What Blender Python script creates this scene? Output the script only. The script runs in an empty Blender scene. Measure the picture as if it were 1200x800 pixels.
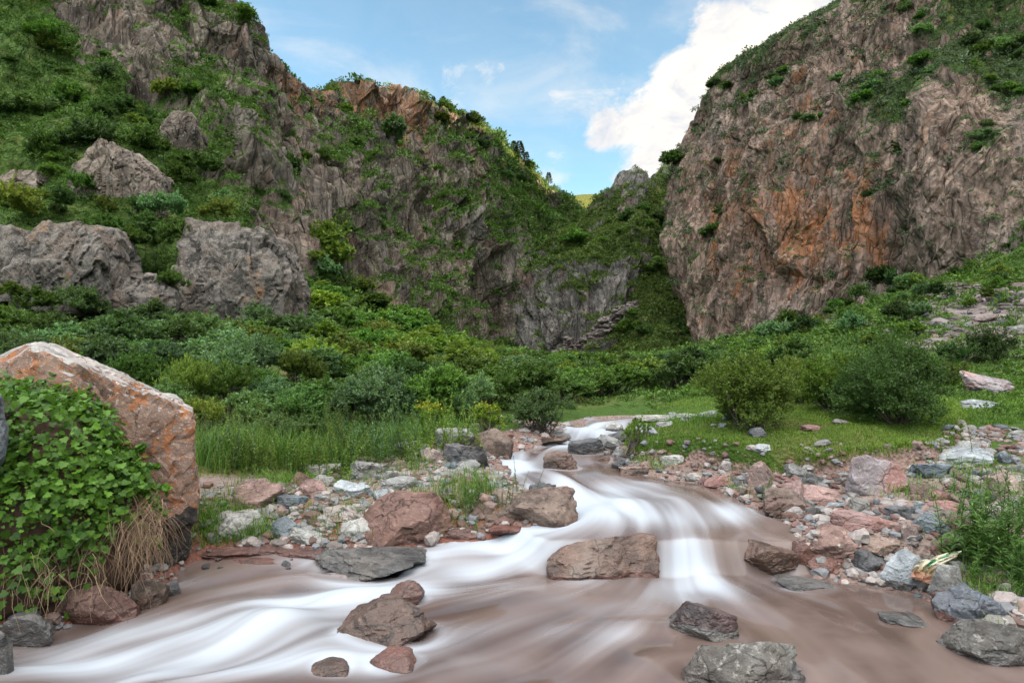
import bpy, bmesh, math, random
import numpy as np
from mathutils import Vector
random.seed(11)
rng = np.random.default_rng(11)
scene = bpy.context.scene
COL = scene.collection
F, CH = 800.0, 2.0            # focal length in photo pixels (1200 wide), camera height in metres
def P(px, py, Y):
    return np.array([(px - 600.) / F * Y, Y, CH - (py - 400.) / F * Y])

# ------------------------------------------------------------------ noise
def hsh(ix, iy, iz, seed):
    h = (ix * 374761393 + iy * 668265263 + iz * 1440662683 + seed * 974634533) & 0xffffffff
    h = ((h ^ (h >> 13)) * 1274126177) & 0xffffffff
    h = ((h ^ (h >> 16)) * 2246822519) & 0xffffffff
    return ((h ^ (h >> 15)) & 0xffffffff) / 4294967296.0
def vnoise(p, seed=0):
    i = np.floor(p).astype(np.int64); f = p - i
    u = f * f * f * (f * (f * 6 - 15) + 10)
    r = 0
    for dx in (0, 1):
        wx = u[:, 0] if dx else 1 - u[:, 0]
        for dy in (0, 1):
            wy = u[:, 1] if dy else 1 - u[:, 1]
            for dz in (0, 1):
                wz = u[:, 2] if dz else 1 - u[:, 2]
                r = r + wx * wy * wz * hsh(i[:, 0] + dx, i[:, 1] + dy, i[:, 2] + dz, seed)
    return r * 2 - 1
def fbm(p, octv=4, seed=0, gain=.5):
    a, s, r = 1., 0., 0.
    for k in range(octv):
        r = r + a * vnoise(p + k * 17.3, seed + k); s += a; a *= gain; p = p * 2.03
    return r / s
def ridged(p, octv=3, seed=0):
    a, s, r = 1., 0., 0.
    for k in range(octv):
        r = r + a * (1 - np.abs(vnoise(p + k * 9.1, seed + k)) * 2); s += a; a *= .5; p = p * 2.1
    return r / s
def cells(p, seed=0, tilt=1.0):
    """worley blocks: (push of the block with a tilted face, distance to the block's border)"""
    i = np.floor(p).astype(np.int64)
    d1 = np.full(len(p), 9.); d2 = np.full(len(p), 9.)
    rel = np.zeros_like(p); cid = np.zeros((len(p), 3), np.int64)
    for dx in (-1, 0, 1):
        for dy in (-1, 0, 1):
            for dz in (-1, 0, 1):
                c = i + np.array([dx, dy, dz])
                q = c + np.stack([hsh(c[:, 0], c[:, 1], c[:, 2], seed + 1), hsh(c[:, 0], c[:, 1], c[:, 2], seed + 2), hsh(c[:, 0], c[:, 1], c[:, 2], seed + 3)], 1)
                v = p - q; d = np.sqrt((v * v).sum(1))
                m = d < d1
                d2 = np.where(m, d1, np.minimum(d2, d)); d1 = np.where(m, d, d1)
                rel[m] = v[m]; cid[m] = c[m]
    r = hsh(cid[:, 0], cid[:, 1], cid[:, 2], seed + 4) * 2 - 1
    t = np.stack([hsh(cid[:, 0], cid[:, 1], cid[:, 2], seed + 5 + k) * 2 - 1 for k in range(3)], 1)
    return r * .6 + tilt * (t * rel).sum(1), d2 - d1
def sstep(a, b, x):
    t = np.clip((x - a) / (b - a), 0, 1); return t * t * (3 - 2 * t)

# ------------------------------------------------------------------ mesh helpers
def mesh_np(name, V, faces, attrs=None, smooth=True, uv=None):
    """V (n,3); faces: list of index arrays (m,k) of the same or different k"""
    me = bpy.data.meshes.new(name)
    V = np.asarray(V, np.float32)
    me.vertices.add(len(V)); me.vertices.foreach_set('co', V.ravel())
    if not isinstance(faces, (list, tuple)): faces = [faces]
    faces = [np.asarray(f, np.int32) for f in faces if len(f)]
    loops = np.concatenate([f.ravel() for f in faces])
    starts = []; o = 0
    for f in faces:
        starts.append(o + np.arange(len(f)) * f.shape[1]); o += f.size
    starts = np.concatenate(starts).astype(np.int32)
    me.loops.add(len(loops)); me.loops.foreach_set('vertex_index', loops)
    me.polygons.add(len(starts)); me.polygons.foreach_set('loop_start', starts)
    me.polygons.foreach_set('use_smooth', np.full(len(starts), smooth, bool))
    for k, a in (attrs or {}).items():
        at = me.attributes.new(k, 'FLOAT', 'POINT'); at.data.foreach_set('value', np.asarray(a, np.float32))
    if uv is not None:
        l = me.uv_layers.new(name='UVMap'); l.data.foreach_set('uv', np.asarray(uv, np.float32)[loops].ravel())
    me.update(calc_edges=True); me.validate()
    return me
def grid_faces(nu, nv):
    a = (np.arange(nu - 1)[:, None] * nv + np.arange(nv - 1)[None]).ravel()
    return np.stack([a, a + nv, a + nv + 1, a + 1], 1)
def link(name, me, mat=None, parent=None, loc=None):
    o = bpy.data.objects.new(name, me); COL.objects.link(o)
    if mat is not None and me is not None:
        if not len(me.materials): me.materials.append(mat)
    if parent is not None: o.parent = parent
    if loc is not None: o.location = [float(x) for x in loc]
    return o
def tag(o, label, cat, group=None, kind=None):
    o['label'] = label; o['category'] = cat
    if group: o['group'] = group
    if kind: o['kind'] = kind
    return o
def setting(o, kind='structure', label=None):
    o['kind'] = kind
    if label: o['label'] = label
    return o

# ------------------------------------------------------------------ node helpers
class NT:
    def __init__(s, name):
        s.m = bpy.data.materials.new(name); s.m.use_nodes = True
        s.t = s.m.node_tree; s.n = s.t.nodes; s.out = s.n['Material Output']; s.p = s.n['Principled BSDF']
    def new(s, typ, **kw):
        n = s.n.new(typ)
        for k, v in kw.items(): setattr(n, k, v)
        return n
    def lk(s, a, b): s.t.links.new(a, b)
    def val(s, sock, v):
        if hasattr(v, 'is_output'): s.lk(v, sock)
        else: sock.default_value = v
    def math(s, op, a, b=0., clamp=False):
        n = s.new('ShaderNodeMath', operation=op, use_clamp=clamp); s.val(n.inputs[0], a); s.val(n.inputs[1], b); return n.outputs[0]
    def noise(s, vec, scale, detail=4., rough=.55, dist=0.):
        n = s.new('ShaderNodeTexNoise'); s.lk(vec, n.inputs['Vector'])
        n.inputs['Scale'].default_value = scale; n.inputs['Detail'].default_value = detail
        n.inputs['Roughness'].default_value = rough; n.inputs['Distortion'].default_value = dist
        return n.outputs['Fac']
    def voro(s, vec, scale, out='Distance', feature='F1'):
        n = s.new('ShaderNodeTexVoronoi', feature=feature); s.lk(vec, n.inputs['Vector']); n.inputs['Scale'].default_value = scale
        return n.outputs[out]
    def ramp(s, fac, lo, hi, a=0., b=1.):
        n = s.new('ShaderNodeMapRange'); n.interpolation_type = 'SMOOTHSTEP'
        s.val(n.inputs[0], fac); n.inputs[1].default_value = lo; n.inputs[2].default_value = hi
        n.inputs[3].default_value = a; n.inputs[4].default_value = b
        return n.outputs[0]
    def mix(s, fac, a, b):
        n = s.new('ShaderNodeMix', data_type='RGBA'); s.val(n.inputs[0], fac)
        for k, v in ((6, a), (7, b)):
            if hasattr(v, 'is_output'): s.lk(v, n.inputs[k])
            else: n.inputs[k].default_value = (*v, 1.)
        return n.outputs[2]
    def mapping(s, vec, scale=(1, 1, 1), rot=(0, 0, 0)):
        n = s.new('ShaderNodeMapping'); s.lk(vec, n.inputs[0]); n.inputs['Scale'].default_value = scale; n.inputs['Rotation'].default_value = rot
        return n.outputs[0]
    def attr(s, name): return s.new('ShaderNodeAttribute', attribute_name=name).outputs['Fac']
    def objco(s): return s.new('ShaderNodeTexCoord').outputs['Object']
    def pos(s): return s.new('ShaderNodeNewGeometry').outputs['Position']
    def rnd(s): return s.new('ShaderNodeObjectInfo').outputs['Random']
    def vadd(s, a, b):
        n = s.new('ShaderNodeVectorMath', operation='ADD'); s.lk(a, n.inputs[0]); s.lk(b, n.inputs[1]); return n.outputs[0]
    def bump(s, h, strength, dist):
        n = s.new('ShaderNodeBump'); s.lk(h, n.inputs['Height']); n.inputs['Strength'].default_value = strength; n.inputs['Distance'].default_value = dist
        s.lk(n.outputs[0], s.p.inputs['Normal']); return n
    def done(s, col, rough=.9, spec=.25):
        s.val(s.p.inputs['Base Color'], col if hasattr(col, 'is_output') else (*col, 1.))
        s.val(s.p.inputs['Roughness'], rough); s.p.inputs['Specular IOR Level'].default_value = spec
        return s.m
# ------------------------------------------------------------------ river outline (photo pixel, water level)
def PZ(px, py, z): return P(px, py, (CH - z) * F / (py - 400.))
LEFT_EDGE = [(742, 486, .54), (722, 486, .54), (702, 489, .51), (668, 497, .46), (655, 510, .42), (606, 527, .38), (585, 545, .34), (600, 562, .31),
             (640, 588, .26), (670, 610, .22), (640, 624, .19), (590, 632, .12), (520, 640, .07), (470, 650, .03), (420, 655, 0), (350, 655, 0),
             (300, 652, 0), (215, 660, 0), (192, 690, 0), (120, 716, 0), (0, 748, 0), (-150, 790, 0), (-500, 880, 0)]
RIGHT_EDGE = [(1300, 800, 0), (1190, 768, 0), (1130, 735, 0), (1095, 705, 0), (1060, 688, 0), (1000, 682, 0), (955, 668, 0.02),
              (942, 636, .2), (925, 606, .25), (880, 592, .27), (850, 577, .29), (800, 563, .32), (740, 549, .34), (724, 532, .38), (724, 515, .42), (738, 500, .47), (750, 494, .50), (752, 489, .53)]
poly = [PZ(*p)[:2] for p in LEFT_EDGE] + [np.array([-6.5, 1.2]), np.array([5.5, 1.2])] + [PZ(*p)[:2] for p in RIGHT_EDGE]
def chaikin(pts, n=2):
    pts = np.array(pts)
    for _ in range(n):
        q = np.roll(pts, -1, 0)
        pts = np.stack([pts * .75 + q * .25, pts * .25 + q * .75], 1).reshape(-1, 2)
    return pts
RIVER = chaikin(poly, 2)
def sdist(pt, pg):
    """signed distance to polygon, negative inside"""
    out = np.empty(len(pt))
    A = pg; B = np.roll(pg, -1, 0); E = B - A; L = (E * E).sum(1)
    for k in range(0, len(pt), 20000):
        p = pt[k:k + 20000]
        d = np.full(len(p), 1e9); ins = np.zeros(len(p), bool)
        for a, b, e, l in zip(A, B, E, L):
            v = p - a; t = np.clip((v @ e) / max(l, 1e-9), 0, 1)
            w = v - t[:, None] * e; d = np.minimum(d, (w * w).sum(1))
            c = (a[1] > p[:, 1]) != (b[1] > p[:, 1])
            if abs(b[1] - a[1]) > 1e-9:
                ins ^= c & (p[:, 0] < (b[0] - a[0]) * (p[:, 1] - a[1]) / (b[1] - a[1]) + a[0])
        out[k:k + 20000] = np.sqrt(d) * np.where(ins, -1, 1)
    return out
def level(x, y):
    up = .22 + .035 * (np.minimum(y, 13.5) - 5.95)
    s = sstep(.35, -.5, x)
    Yd = 5.97 + .65 * s; a = .13 + 1.05 * s
    return np.maximum(up, .15) * sstep(0, 1, (y - (Yd - a)) / (2 * a))

# ------------------------------------------------------------------ ground control points (px, py, Y)
GC = [  # left bank and slope
    (450, 560, 9), (400, 532, 10.5), (300, 562, 8), (300, 618, 6.9), (250, 640, 6.5), (540, 548, 9.5), (560, 600, 7.4), (480, 610, 7.3),
    (150, 600, 6.6), (240, 560, 8), (240, 520, 10), (60, 560, 6.6), (-200, 560, 6), (-400, 560, 6), (-500, 470, 12),
    (300, 500, 11.5), (300, 455, 15), (300, 420, 20), (300, 396, 27), (100, 480, 12), (100, 432, 17), (100, 396, 24), (0, 385, 23), (-200, 405, 19), (-500, 425, 15),
    (430, 470, 15), (430, 430, 22), (430, 390, 32), (390, 345, 45), (430, 352, 50), (520, 480, 14), (520, 447, 22), (520, 420, 35), (500, 400, 60),
    (560, 418, 72), (600, 470, 16), (600, 440, 25), (600, 428, 45), (600, 422, 90), (340, 350, 40),
    (700, 470, 16), (700, 442, 25), (700, 428, 45), (700, 424, 84), (780, 470, 15), (780, 440, 25), (780, 428, 50), (800, 418, 76), (720, 418, 110), (640, 424, 115),
    # grass bank
    (735, 532, 9.6), (800, 526, 9.0), (860, 532, 8.5), (930, 540, 8.2), (1000, 540, 8.2), (1080, 532, 8.3), (900, 495, 10.6), (1000, 490, 10.8), (800, 496, 10.8), (1090, 500, 10),
    (880, 455, 14), (1000, 450, 14), (860, 430, 22), (880, 415, 40), (830, 410, 64),
    # right side
    (1170, 452, 13), (1150, 480, 11), (1150, 508, 9.5), (1150, 548, 8), (1100, 600, 7), (1000, 610, 7), (1180, 600, 6.4), (1170, 650, 5.7), (1180, 700, 5.2), (1280, 700, 5), (1300, 560, 7), (1400, 480, 10),
    (1130, 438, 16), (1100, 405, 22), (1180, 385, 21), (1180, 345, 27), (1050, 352, 40), (1000, 362, 48), (940, 382, 56), (870, 404, 62), (1120, 322, 43), (1200, 290, 39), (1320, 330, 30), (1400, 240, 38), (1500, 400, 16), (1800, 300, 30),
]
gx = [P(*g) for g in GC]
gx += [np.array(v, float) for v in [(0, -6, .3), (-8, -6, .4), (8, -6, .4), (-9, 3, .5), (8, 2, .5), (0, -40, .5), (-30, -40, 3), (30, -40, 3), (-28, 0, 3.5), (30, 0, 4), (-45, 20, 14), (0, -90, .5), (-70, -60, 20), (70, -60, 20)]]
gx = np.array(gx)
_A = np.sqrt(((gx[:, None, :2] - gx[None, :, :2]) ** 2).sum(-1))
_w = np.linalg.solve(np.block([[_A + np.eye(len(gx)) * -.05, np.ones((len(gx), 1))], [np.ones((1, len(gx))), np.zeros((1, 1))]]), np.append(gx[:, 2], 0))
BANK = chaikin([P(*p)[:2] for p in [(726, 534, 9.55), (770, 533, 9.1), (800, 528, 9.0), (860, 536, 8.45), (900, 545, 8.15), (960, 548, 8.0), (1010, 546, 8.05), (1060, 540, 8.15), (1115, 530, 8.3), (1135, 505, 9.6), (1120, 480, 12), (950, 465, 13), (800, 476, 13), (738, 500, 11.3)]], 2)
def ground(x, y):
    x = np.atleast_1d(np.asarray(x, float)); y = np.atleast_1d(np.asarray(y, float))
    z = np.empty(len(x))
    for k in range(0, len(x), 20000):
        d = np.sqrt((x[k:k + 20000, None] - gx[None, :, 0]) ** 2 + (y[k:k + 20000, None] - gx[None, :, 1]) ** 2)
        z[k:k + 20000] = d @ _w[:-1] + _w[-1]
    r = np.hypot(x, y)
    p = np.stack([x, y, x * 0], 1)
    z = z + .07 * fbm(p * 1.3, 3, 5) * sstep(3, 8, r) + .35 * fbm(p * .25, 3, 9) * sstep(18, 40, r)
    z = z * (1 - sstep(140, 210, r)) + -4 * sstep(140, 210, r)
    m = r < 26
    if m.any():
        pm = np.stack([x[m], y[m]], 1); d = sdist(pm, RIVER); w = level(x[m], y[m])
        n = fbm(np.stack([x[m] * 2.2, y[m] * 2.2, x[m] * 0], 1), 3, 21)
        low = w + .02 + np.where(x[m] > .6, .09, .22) * np.maximum(d, 0) + .05 * n * sstep(0, .4, d)
        t = sstep(.5, np.where(x[m] > .6, 3.0, 2.2), d)
        out = low * (1 - t) + z[m] * t
        bk = sdist(pm, BANK) + .10 * n
        out = np.where(bk < .4, out + (z[m] + .14 - out) * sstep(.07, -.09, bk), out)
        out = np.where(d < 0, w - np.minimum(.4, .45 * -d) - .01 + .03 * n * sstep(0, -.3, d), out)
        z[m] = out
    return z
def hit(px, py, y0=3.2, y1=70.):
    """where the line of sight through a photo pixel meets ground or water"""
    for n in (70, 24):
        Y = np.geomspace(y0, y1, n); X = (px - 600.) / F * Y; Z = CH - (py - 400.) / F * Y
        g = np.maximum(ground(X, Y), np.where(sdist(np.stack([X, Y], 1), RIVER) < 0, level(X, Y), -9))
        k = int(np.argmax(Z <= g)); y0, y1 = Y[max(k - 1, 0)], Y[k] + 1e-4
    return np.array([X[k], Y[k], g[k]])

# ------------------------------------------------------------------ ground material
def mat_ground():
    t = NT('stony_earth'); p = t.pos()
    a = t.noise(p, .6, 6); b = t.noise(p, 5., 6, .65); c = t.voro(p, 22.)
    soil = t.mix(b, (.07, .045, .035), (.19, .125, .10))
    soil = t.mix(t.ramp(c, .1, .5), soil, (.22, .17, .15))
    red = t.mix(b, (.13, .05, .035), (.24, .11, .085))
    soil = t.mix(t.attr('red'), soil, red)
    grass = t.mix(b, (.022, .045, .010), (.07, .125, .022))
    grass = t.mix(t.ramp(t.noise(p, .35, 7, .7), .50, .62), grass, t.mix(b, (.07, .075, .022), (.17, .155, .06)))
    f = t.math('ADD', t.attr('green'), t.math('MULTIPLY', t.math('SUBTRACT', t.noise(p, 2.2, 5, .7), .5), 1.3))
    col = t.mix(t.ramp(f, .42, .58), soil, grass)
    scree = t.mix(t.voro(p, 3.2, 'Color'), (.13, .10, .095), (.27, .23, .22))
    col = t.mix(t.ramp(t.math('ADD', t.attr('scree'), t.math('MULTIPLY', t.math('SUBTRACT', t.noise(p, .9, 5, .7), .5), 1.)), .45, .6), col, scree)
    t.bump(t.math('ADD', b, c), .8, .05)
    return t.done(col, .95, .15)

# terrain sheet: rings round the river growing towards the horizon
def build_terrain():
    rad = np.concatenate([np.linspace(.2, 3, 10)[:-1], np.linspace(3, 16, 420), np.geomspace(16.08, 130, 200)[1:], np.geomspace(140, 4000, 24)])
    ang = np.concatenate([np.radians(np.linspace(-45, 45, 560)), np.radians(np.linspace(46.5, 313.5, 90))])
    ang = np.append(ang, ang[0] + 2 * math.pi)
    R, A = np.meshgrid(rad, ang, indexing='ij')
    x = (R * np.sin(A)).ravel(); y = (R * np.cos(A)).ravel()
    z = ground(x, y); xy = np.stack([x, y], 1)
    r = np.hypot(x, y)
    dr = np.full(len(x), 9.); m = r < 26; dr[m] = sdist(xy[m], RIVER)
    bk = np.full(len(x), 9.); bk[m] = sdist(xy[m], BANK)
    px = 600 + F * x / np.maximum(y, .1); py = 400 - F * (z - CH) / np.maximum(y, .1)
    green = sstep(1.0, 3.2, dr)
    green = np.where((bk < .12), sstep(.1, -.12, bk), green)
    green = np.where((x < .2) & (y > 9.3), sstep(.25, .9, dr), green)
    green = np.where(y > 12.2, sstep(.03, .25, dr), green)
    green = np.where((x > 0) & (bk > .1) & (y < 10.5) & (y > 2), np.minimum(green, .25), green)
    green = np.where((x > 5.2) & (y < 11) & (y > 8), .75, green)
    pw = 22 * fbm(np.stack([px * .02, py * .05, py * 0], 1), 3, 77)
    sc = np.clip((px + 1.6 * pw - 1050) / 110., 0, 1) * np.clip((py + pw - 325) / 20., 0, 1) * np.clip((420 + pw * .5 - py) / 18., 0, 1) * .75 * (y > 14) * np.clip((1330 + 2 * pw - px) / 90., 0, 1)
    sc = np.maximum(sc, .62 * np.exp(-((px - 985) / 45.) ** 2 - ((py - 380) / 9.) ** 2) * (y > 14))
    red = sstep(1.0, .3, dr) * (x < 0) * (y < 8) + sstep(.9, .1, dr) * np.where(x > .3, .15, .45)
    red = red * sstep(12.8, 11.5, y)
    red = np.maximum(red, sstep(.35, .05, np.abs(bk)) * .30)
    me = mesh_np('ground', np.stack([x, y, z], 1), grid_faces(len(rad), len(ang))[:, ::-1], {'green': green, 'scree': sc, 'red': np.clip(red, 0, 1)})
    o = link('ground', me, mat_ground()); setting(o)
    return o
build_terrain()
# ------------------------------------------------------------------ canyon sides
# each column runs from the foot to the rim: (px, py, distance, plant cover, rusty rock plus painted sun at the left rim)
def cr(a, n_list):
    """Catmull-Rom along axis 0 with n_list[k] samples in span k (blended with straight lines)"""
    out = []
    n = len(a)
    for k in range(n - 1):
        p0, p1, p2, p3 = a[max(k - 1, 0)], a[k], a[k + 1], a[min(k + 2, n - 1)]
        m = n_list[k]; t = np.arange(m) / m
        t = t.reshape((-1,) + (1,) * (a.ndim - 1))
        c = .5 * ((2 * p1) + (p2 - p0) * t + (2 * p0 - 5 * p1 + 4 * p2 - p3) * t ** 2 + (3 * p1 - p0 - 3 * p2 + p3) * t ** 3)
        l = p1 + (p2 - p1) * t
        out.append(.6 * c + .4 * l)
    out.append(a[-1:])
    return np.concatenate(out)
def col(px, *rows):
    """rows: (py, Y, veg, rust) with one px, or (px, py, Y, veg, rust)"""
    o = []
    for r in rows:
        if len(r) == 4: r = (px,) + r
        o.append(np.concatenate([P(r[0], r[1], r[2]), [r[3], r[4], r[0], r[1]]]))
    return np.array(o)
def sheet(cols, back, spacing, amp, seed, ribs=0.):
    C = np.array(cols)
    top = C[:, -1].copy(); b1 = top.copy(); b1[:, :3] += np.array(back) * .5; b2 = top.copy(); b2[:, :3] += np.array(back); b2[:, 2] -= 12
    foot = C[:, 0].copy(); foot[:, 2] -= 5; foot[:, 1] -= 1
    C = np.concatenate([foot[:, None], C, b1[:, None], b2[:, None]], 1)
    nr = C.shape[1]
    dpy = np.abs(np.diff(C[:, :, 6], axis=1)).max(0); nv = [4] + [int(max(4, min(90, d / spacing))) for d in dpy[1:-2]] + [26, 10]
    vis = np.clip(C[:, :, 5], -60, 1260)
    dpx = np.abs(np.diff(vis, axis=0)).max(1); wd = np.linalg.norm(np.diff(C[:, 1:-2, :3], axis=0), axis=2) * F / np.maximum(np.minimum(C[1:, 1:-2, 1], C[:-1, 1:-2, 1]), 12.)
    onv = ((C[1:, 3, 5] > -80) & (C[:-1, 3, 5] < 1280))
    nu = [int(max(8, d / spacing, (min(max(w, d), 800) / (spacing * .72)) if v else 0)) for d, w, v in zip(dpx, wd.mean(1), onv)]
    G = cr(C, nu); G = np.swapaxes(cr(np.swapaxes(G, 0, 1), nv), 0, 1)
    NU, NV = G.shape[:2]
    X = G[..., :3]
    n = np.cross(np.gradient(X, axis=0), np.gradient(X, axis=1)); n /= np.linalg.norm(n, axis=-1, keepdims=True) + 1e-9
    if (n * (np.array([0, 0, CH]) - X)).sum(-1).mean() < 0: n = -n
    flip = (np.cross(np.gradient(X, axis=0), np.gradient(X, axis=1)) * n).sum() < 0
    p = X.reshape(-1, 3); nn = n.reshape(-1, 3); veg = G[..., 3].ravel(); rust = G[..., 4].ravel()
    sc = np.clip(p[:, 1] / 75., .30, 1.25) * amp
    q = p + 1.6 * np.stack([fbm(p * .16, 2, seed + 50), fbm(p * .16, 2, seed + 51), fbm(p * .16, 2, seed + 52)], 1)
    rk = 1 - .62 * sstep(.35, .9, veg)                      # soil slopes are smoother than rock
    gul = ridged(q * np.array([.075, .075, .016]), 3, seed)
    d = 2.6 * gul * rk
    c0, e0 = cells(q / np.array([9., 9., 34.]), seed + 5, 1.1); d += (1.6 if ribs else 3.0) * c0 * rk * sstep(0, .10, e0)
    c1, e1 = cells(q / np.array([5.2, 5.2, 15.]), seed + 10, 1.1); d += 1.5 * c1 * rk * sstep(0, .12, e1)
    c2, e2 = cells(q / np.array([2.0, 2.0, 5.6]), seed + 20, 1.2); d += .75 * c2 * rk * sstep(0, .16, e2) - .30 * sstep(.14, .0, e2) * rk
    c3, e3 = cells(q / np.array([.85, .85, 1.9]), seed + 30, 1.2); d += .36 * c3 * rk * sstep(0, .22, e3) - .12 * sstep(.2, .0, e3) * rk
    if ribs:
        al = (-.62 * q[:, 0] + .78 * q[:, 1]) + .42 * q[:, 2]
        d += ribs * rk * (ridged(np.stack([al * .33, q[:, 2] * .05, al * 0], 1), 3, seed + 66) + .5 * ridged(np.stack([al * .95, q[:, 2] * .10, al * 0], 1), 2, seed + 67))
    d += .22 * fbm(p * 1.1, 3, seed + 40) + .10 * fbm(p * 3.1, 2, seed + 44)
    # ledges: the rock stands back in steps
    ph = p[:, 2] / 7.5 + .9 * fbm(p * np.array([.07, .07, .03]), 3, seed + 60)
    d += 1.25 * ((ph % 1.) - .5) * (.4 + .6 * sstep(-.3, .4, vnoise(p * .09, seed + 61))) * rk
    d -= np.median(d[(G[..., 5].ravel() > 0) & (G[..., 5].ravel() < 1200)]) + .25
    if ribs: d *= .42 + .58 * sstep(800, 900, G[..., 5].ravel())
    vi = np.tile(np.arange(NV), NU); d *= 1 - .62 * sstep(NV - 37 - 70, NV - 37, vi)
    V = p + nn * (d * sc)[:, None]
    rel = d
    Vg = V.reshape(NU, NV, 3)
    n2 = np.cross(np.gradient(Vg, axis=0), np.gradient(Vg, axis=1)); n2 /= np.linalg.norm(n2, axis=-1, keepdims=True) + 1e-9
    if flip: n2 = -n2
    f = grid_faces(NU, NV)
    if not flip: pass
    else: f = f[:, ::-1]
    # fine plant cover: on flats and where the photograph's slopes are green
    nz = n2.reshape(-1, 3)[:, 2]
    pn = fbm(p * .33, 4, seed + 70)
    gv = veg * 1.25 - .42 + .75 * (nz - .42) + .55 * pn
    return dict(V=V, f=f, veg=veg, rust=rust, gv=gv, n=n2.reshape(-1, 3), NU=NU, NV=NV, px=G[..., 5].ravel(), py=G[..., 6].ravel())

LEFT = [  # high rust at the middle rims also paints in their orange sunlight
    col(-500, (420, 15, .9, 0), (330, 21, .9, 0), (230, 28, .9, 0), (140, 35, .8, 0), (40, 43, .6, 0), (-80, 50, .5, 0), (-180, 56, .4, 0), (-260, 60, .4, 0)),
    col(-200, (404, 18.5, .9, 0), (325, 24, .9, 0), (240, 30, .9, 0), (150, 37, .9, 0), (50, 45, .7, 0), (-60, 52, .6, 0), (-150, 58, .5, 0), (-230, 62, .5, 0)),
    col(0, (384, 23.5, .9, 0), (345, 25, .5, 0), (262, 26.5, .8, 0), (225, 31, .98, 0), (130, 39, .98, 0), (40, 47, .95, 0), (-60, 55, .6, 0), (-200, 63, .5, 0)),
    col(100, (392, 25, .9, 0), (350, 26, .5, 0), (270, 27.5, .85, 0), (225, 32, .98, 0), (140, 39, .95, 0), (80, 46, .75, 0), (10, 54, .2, .2), (-110, 63, .2, .1)),
    col(200, (388, 27.5, .9, 0), (345, 28.5, .6, 0), (255, 30.5, .9, 0), (205, 37, .95, 0), (150, 44, .6, .1), (95, 50, .3, .2), (40, 56, .35, .1), (-32, 62, .3, .1)),
    col(300, (378, 30.5, .9, 0), (345, 33, .75, 0), (285, 37, .55, 0), (235, 41, .6, 0), (190, 46, .15, .1), (140, 52, .55, .1), (90, 58, .3, .2), (44, 64, .3, .2)),
    col(352, (336, 43, .8, 0), (295, 47, .25, .1), (245, 51, .15, .1), (205, 56, .2, .1), (170, 61, .35, .2), (142, 66, .15, .5), (120, 70, .05, .8), (102, 73, .05, .9)),
    col(400, (338, 54, .8, 0), (295, 58, .25, .1), (255, 63, .35, .1), (220, 69, .2, .2), (185, 77, .45, .2), (155, 84, .35, .3), (132, 91, .05, .7), (109, 97, .1, .8)),
    col(470, (374, 65, .7, 0), (325, 70, .25, .1), (275, 77, .35, .1), (235, 84, .25, .2), (195, 91, .12, .6), (165, 96, .03, .85), (138, 100, .03, .9), (111, 104, .1, .7)),
    col(540, (402, 81, .6, 0), (352, 86, .25, 0), (300, 91, .35, .1), (255, 96, .5, .1), (215, 100, .4, .1), (182, 104, .45, .2), (155, 108, .35, .3), (130, 111, .6, .2)),
    col(600, (418, 95, .5, 0), (370, 98, .2, 0), (330, 101, .25, 0), (290, 105, .45, 0), (255, 109, .55, 0), (225, 113, .65, 0), (200, 116, .75, 0), (179, 119, .85, 0)),
    col(640, (421, 103, .5, 0), (386, 105, .2, 0), (350, 108, .3, 0), (315, 112, .45, 0), (285, 116, .55, 0), (258, 120, .6, 0), (233, 124, .75, 0), (212, 127, .8, 0)),
    col(667, (422, 110, .5, 0), (395, 112, .3, 0), (365, 115, .3, 0), (335, 118, .4, 0), (305, 122, .5, 0), (280, 126, .6, 0), (256, 130, .7, 0), (236, 133, .8, 0)),
    col(700, (422, 120, .5, 0), (400, 122, .5, 0), (375, 125, .5, 0), (350, 128, .5, 0), (325, 132, .6, 0), (300, 136, .6, 0), (280, 140, .7, 0), (262, 144, .7, 0)),
    col(770, (422, 140, .5, 0), (405, 142, .5, 0), (390, 145, .5, 0), (370, 150, .5, 0), (350, 155, .6, 0), (330, 160, .6, 0), (315, 165, .7, 0), (300, 170, .7, 0)),
]
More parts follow.
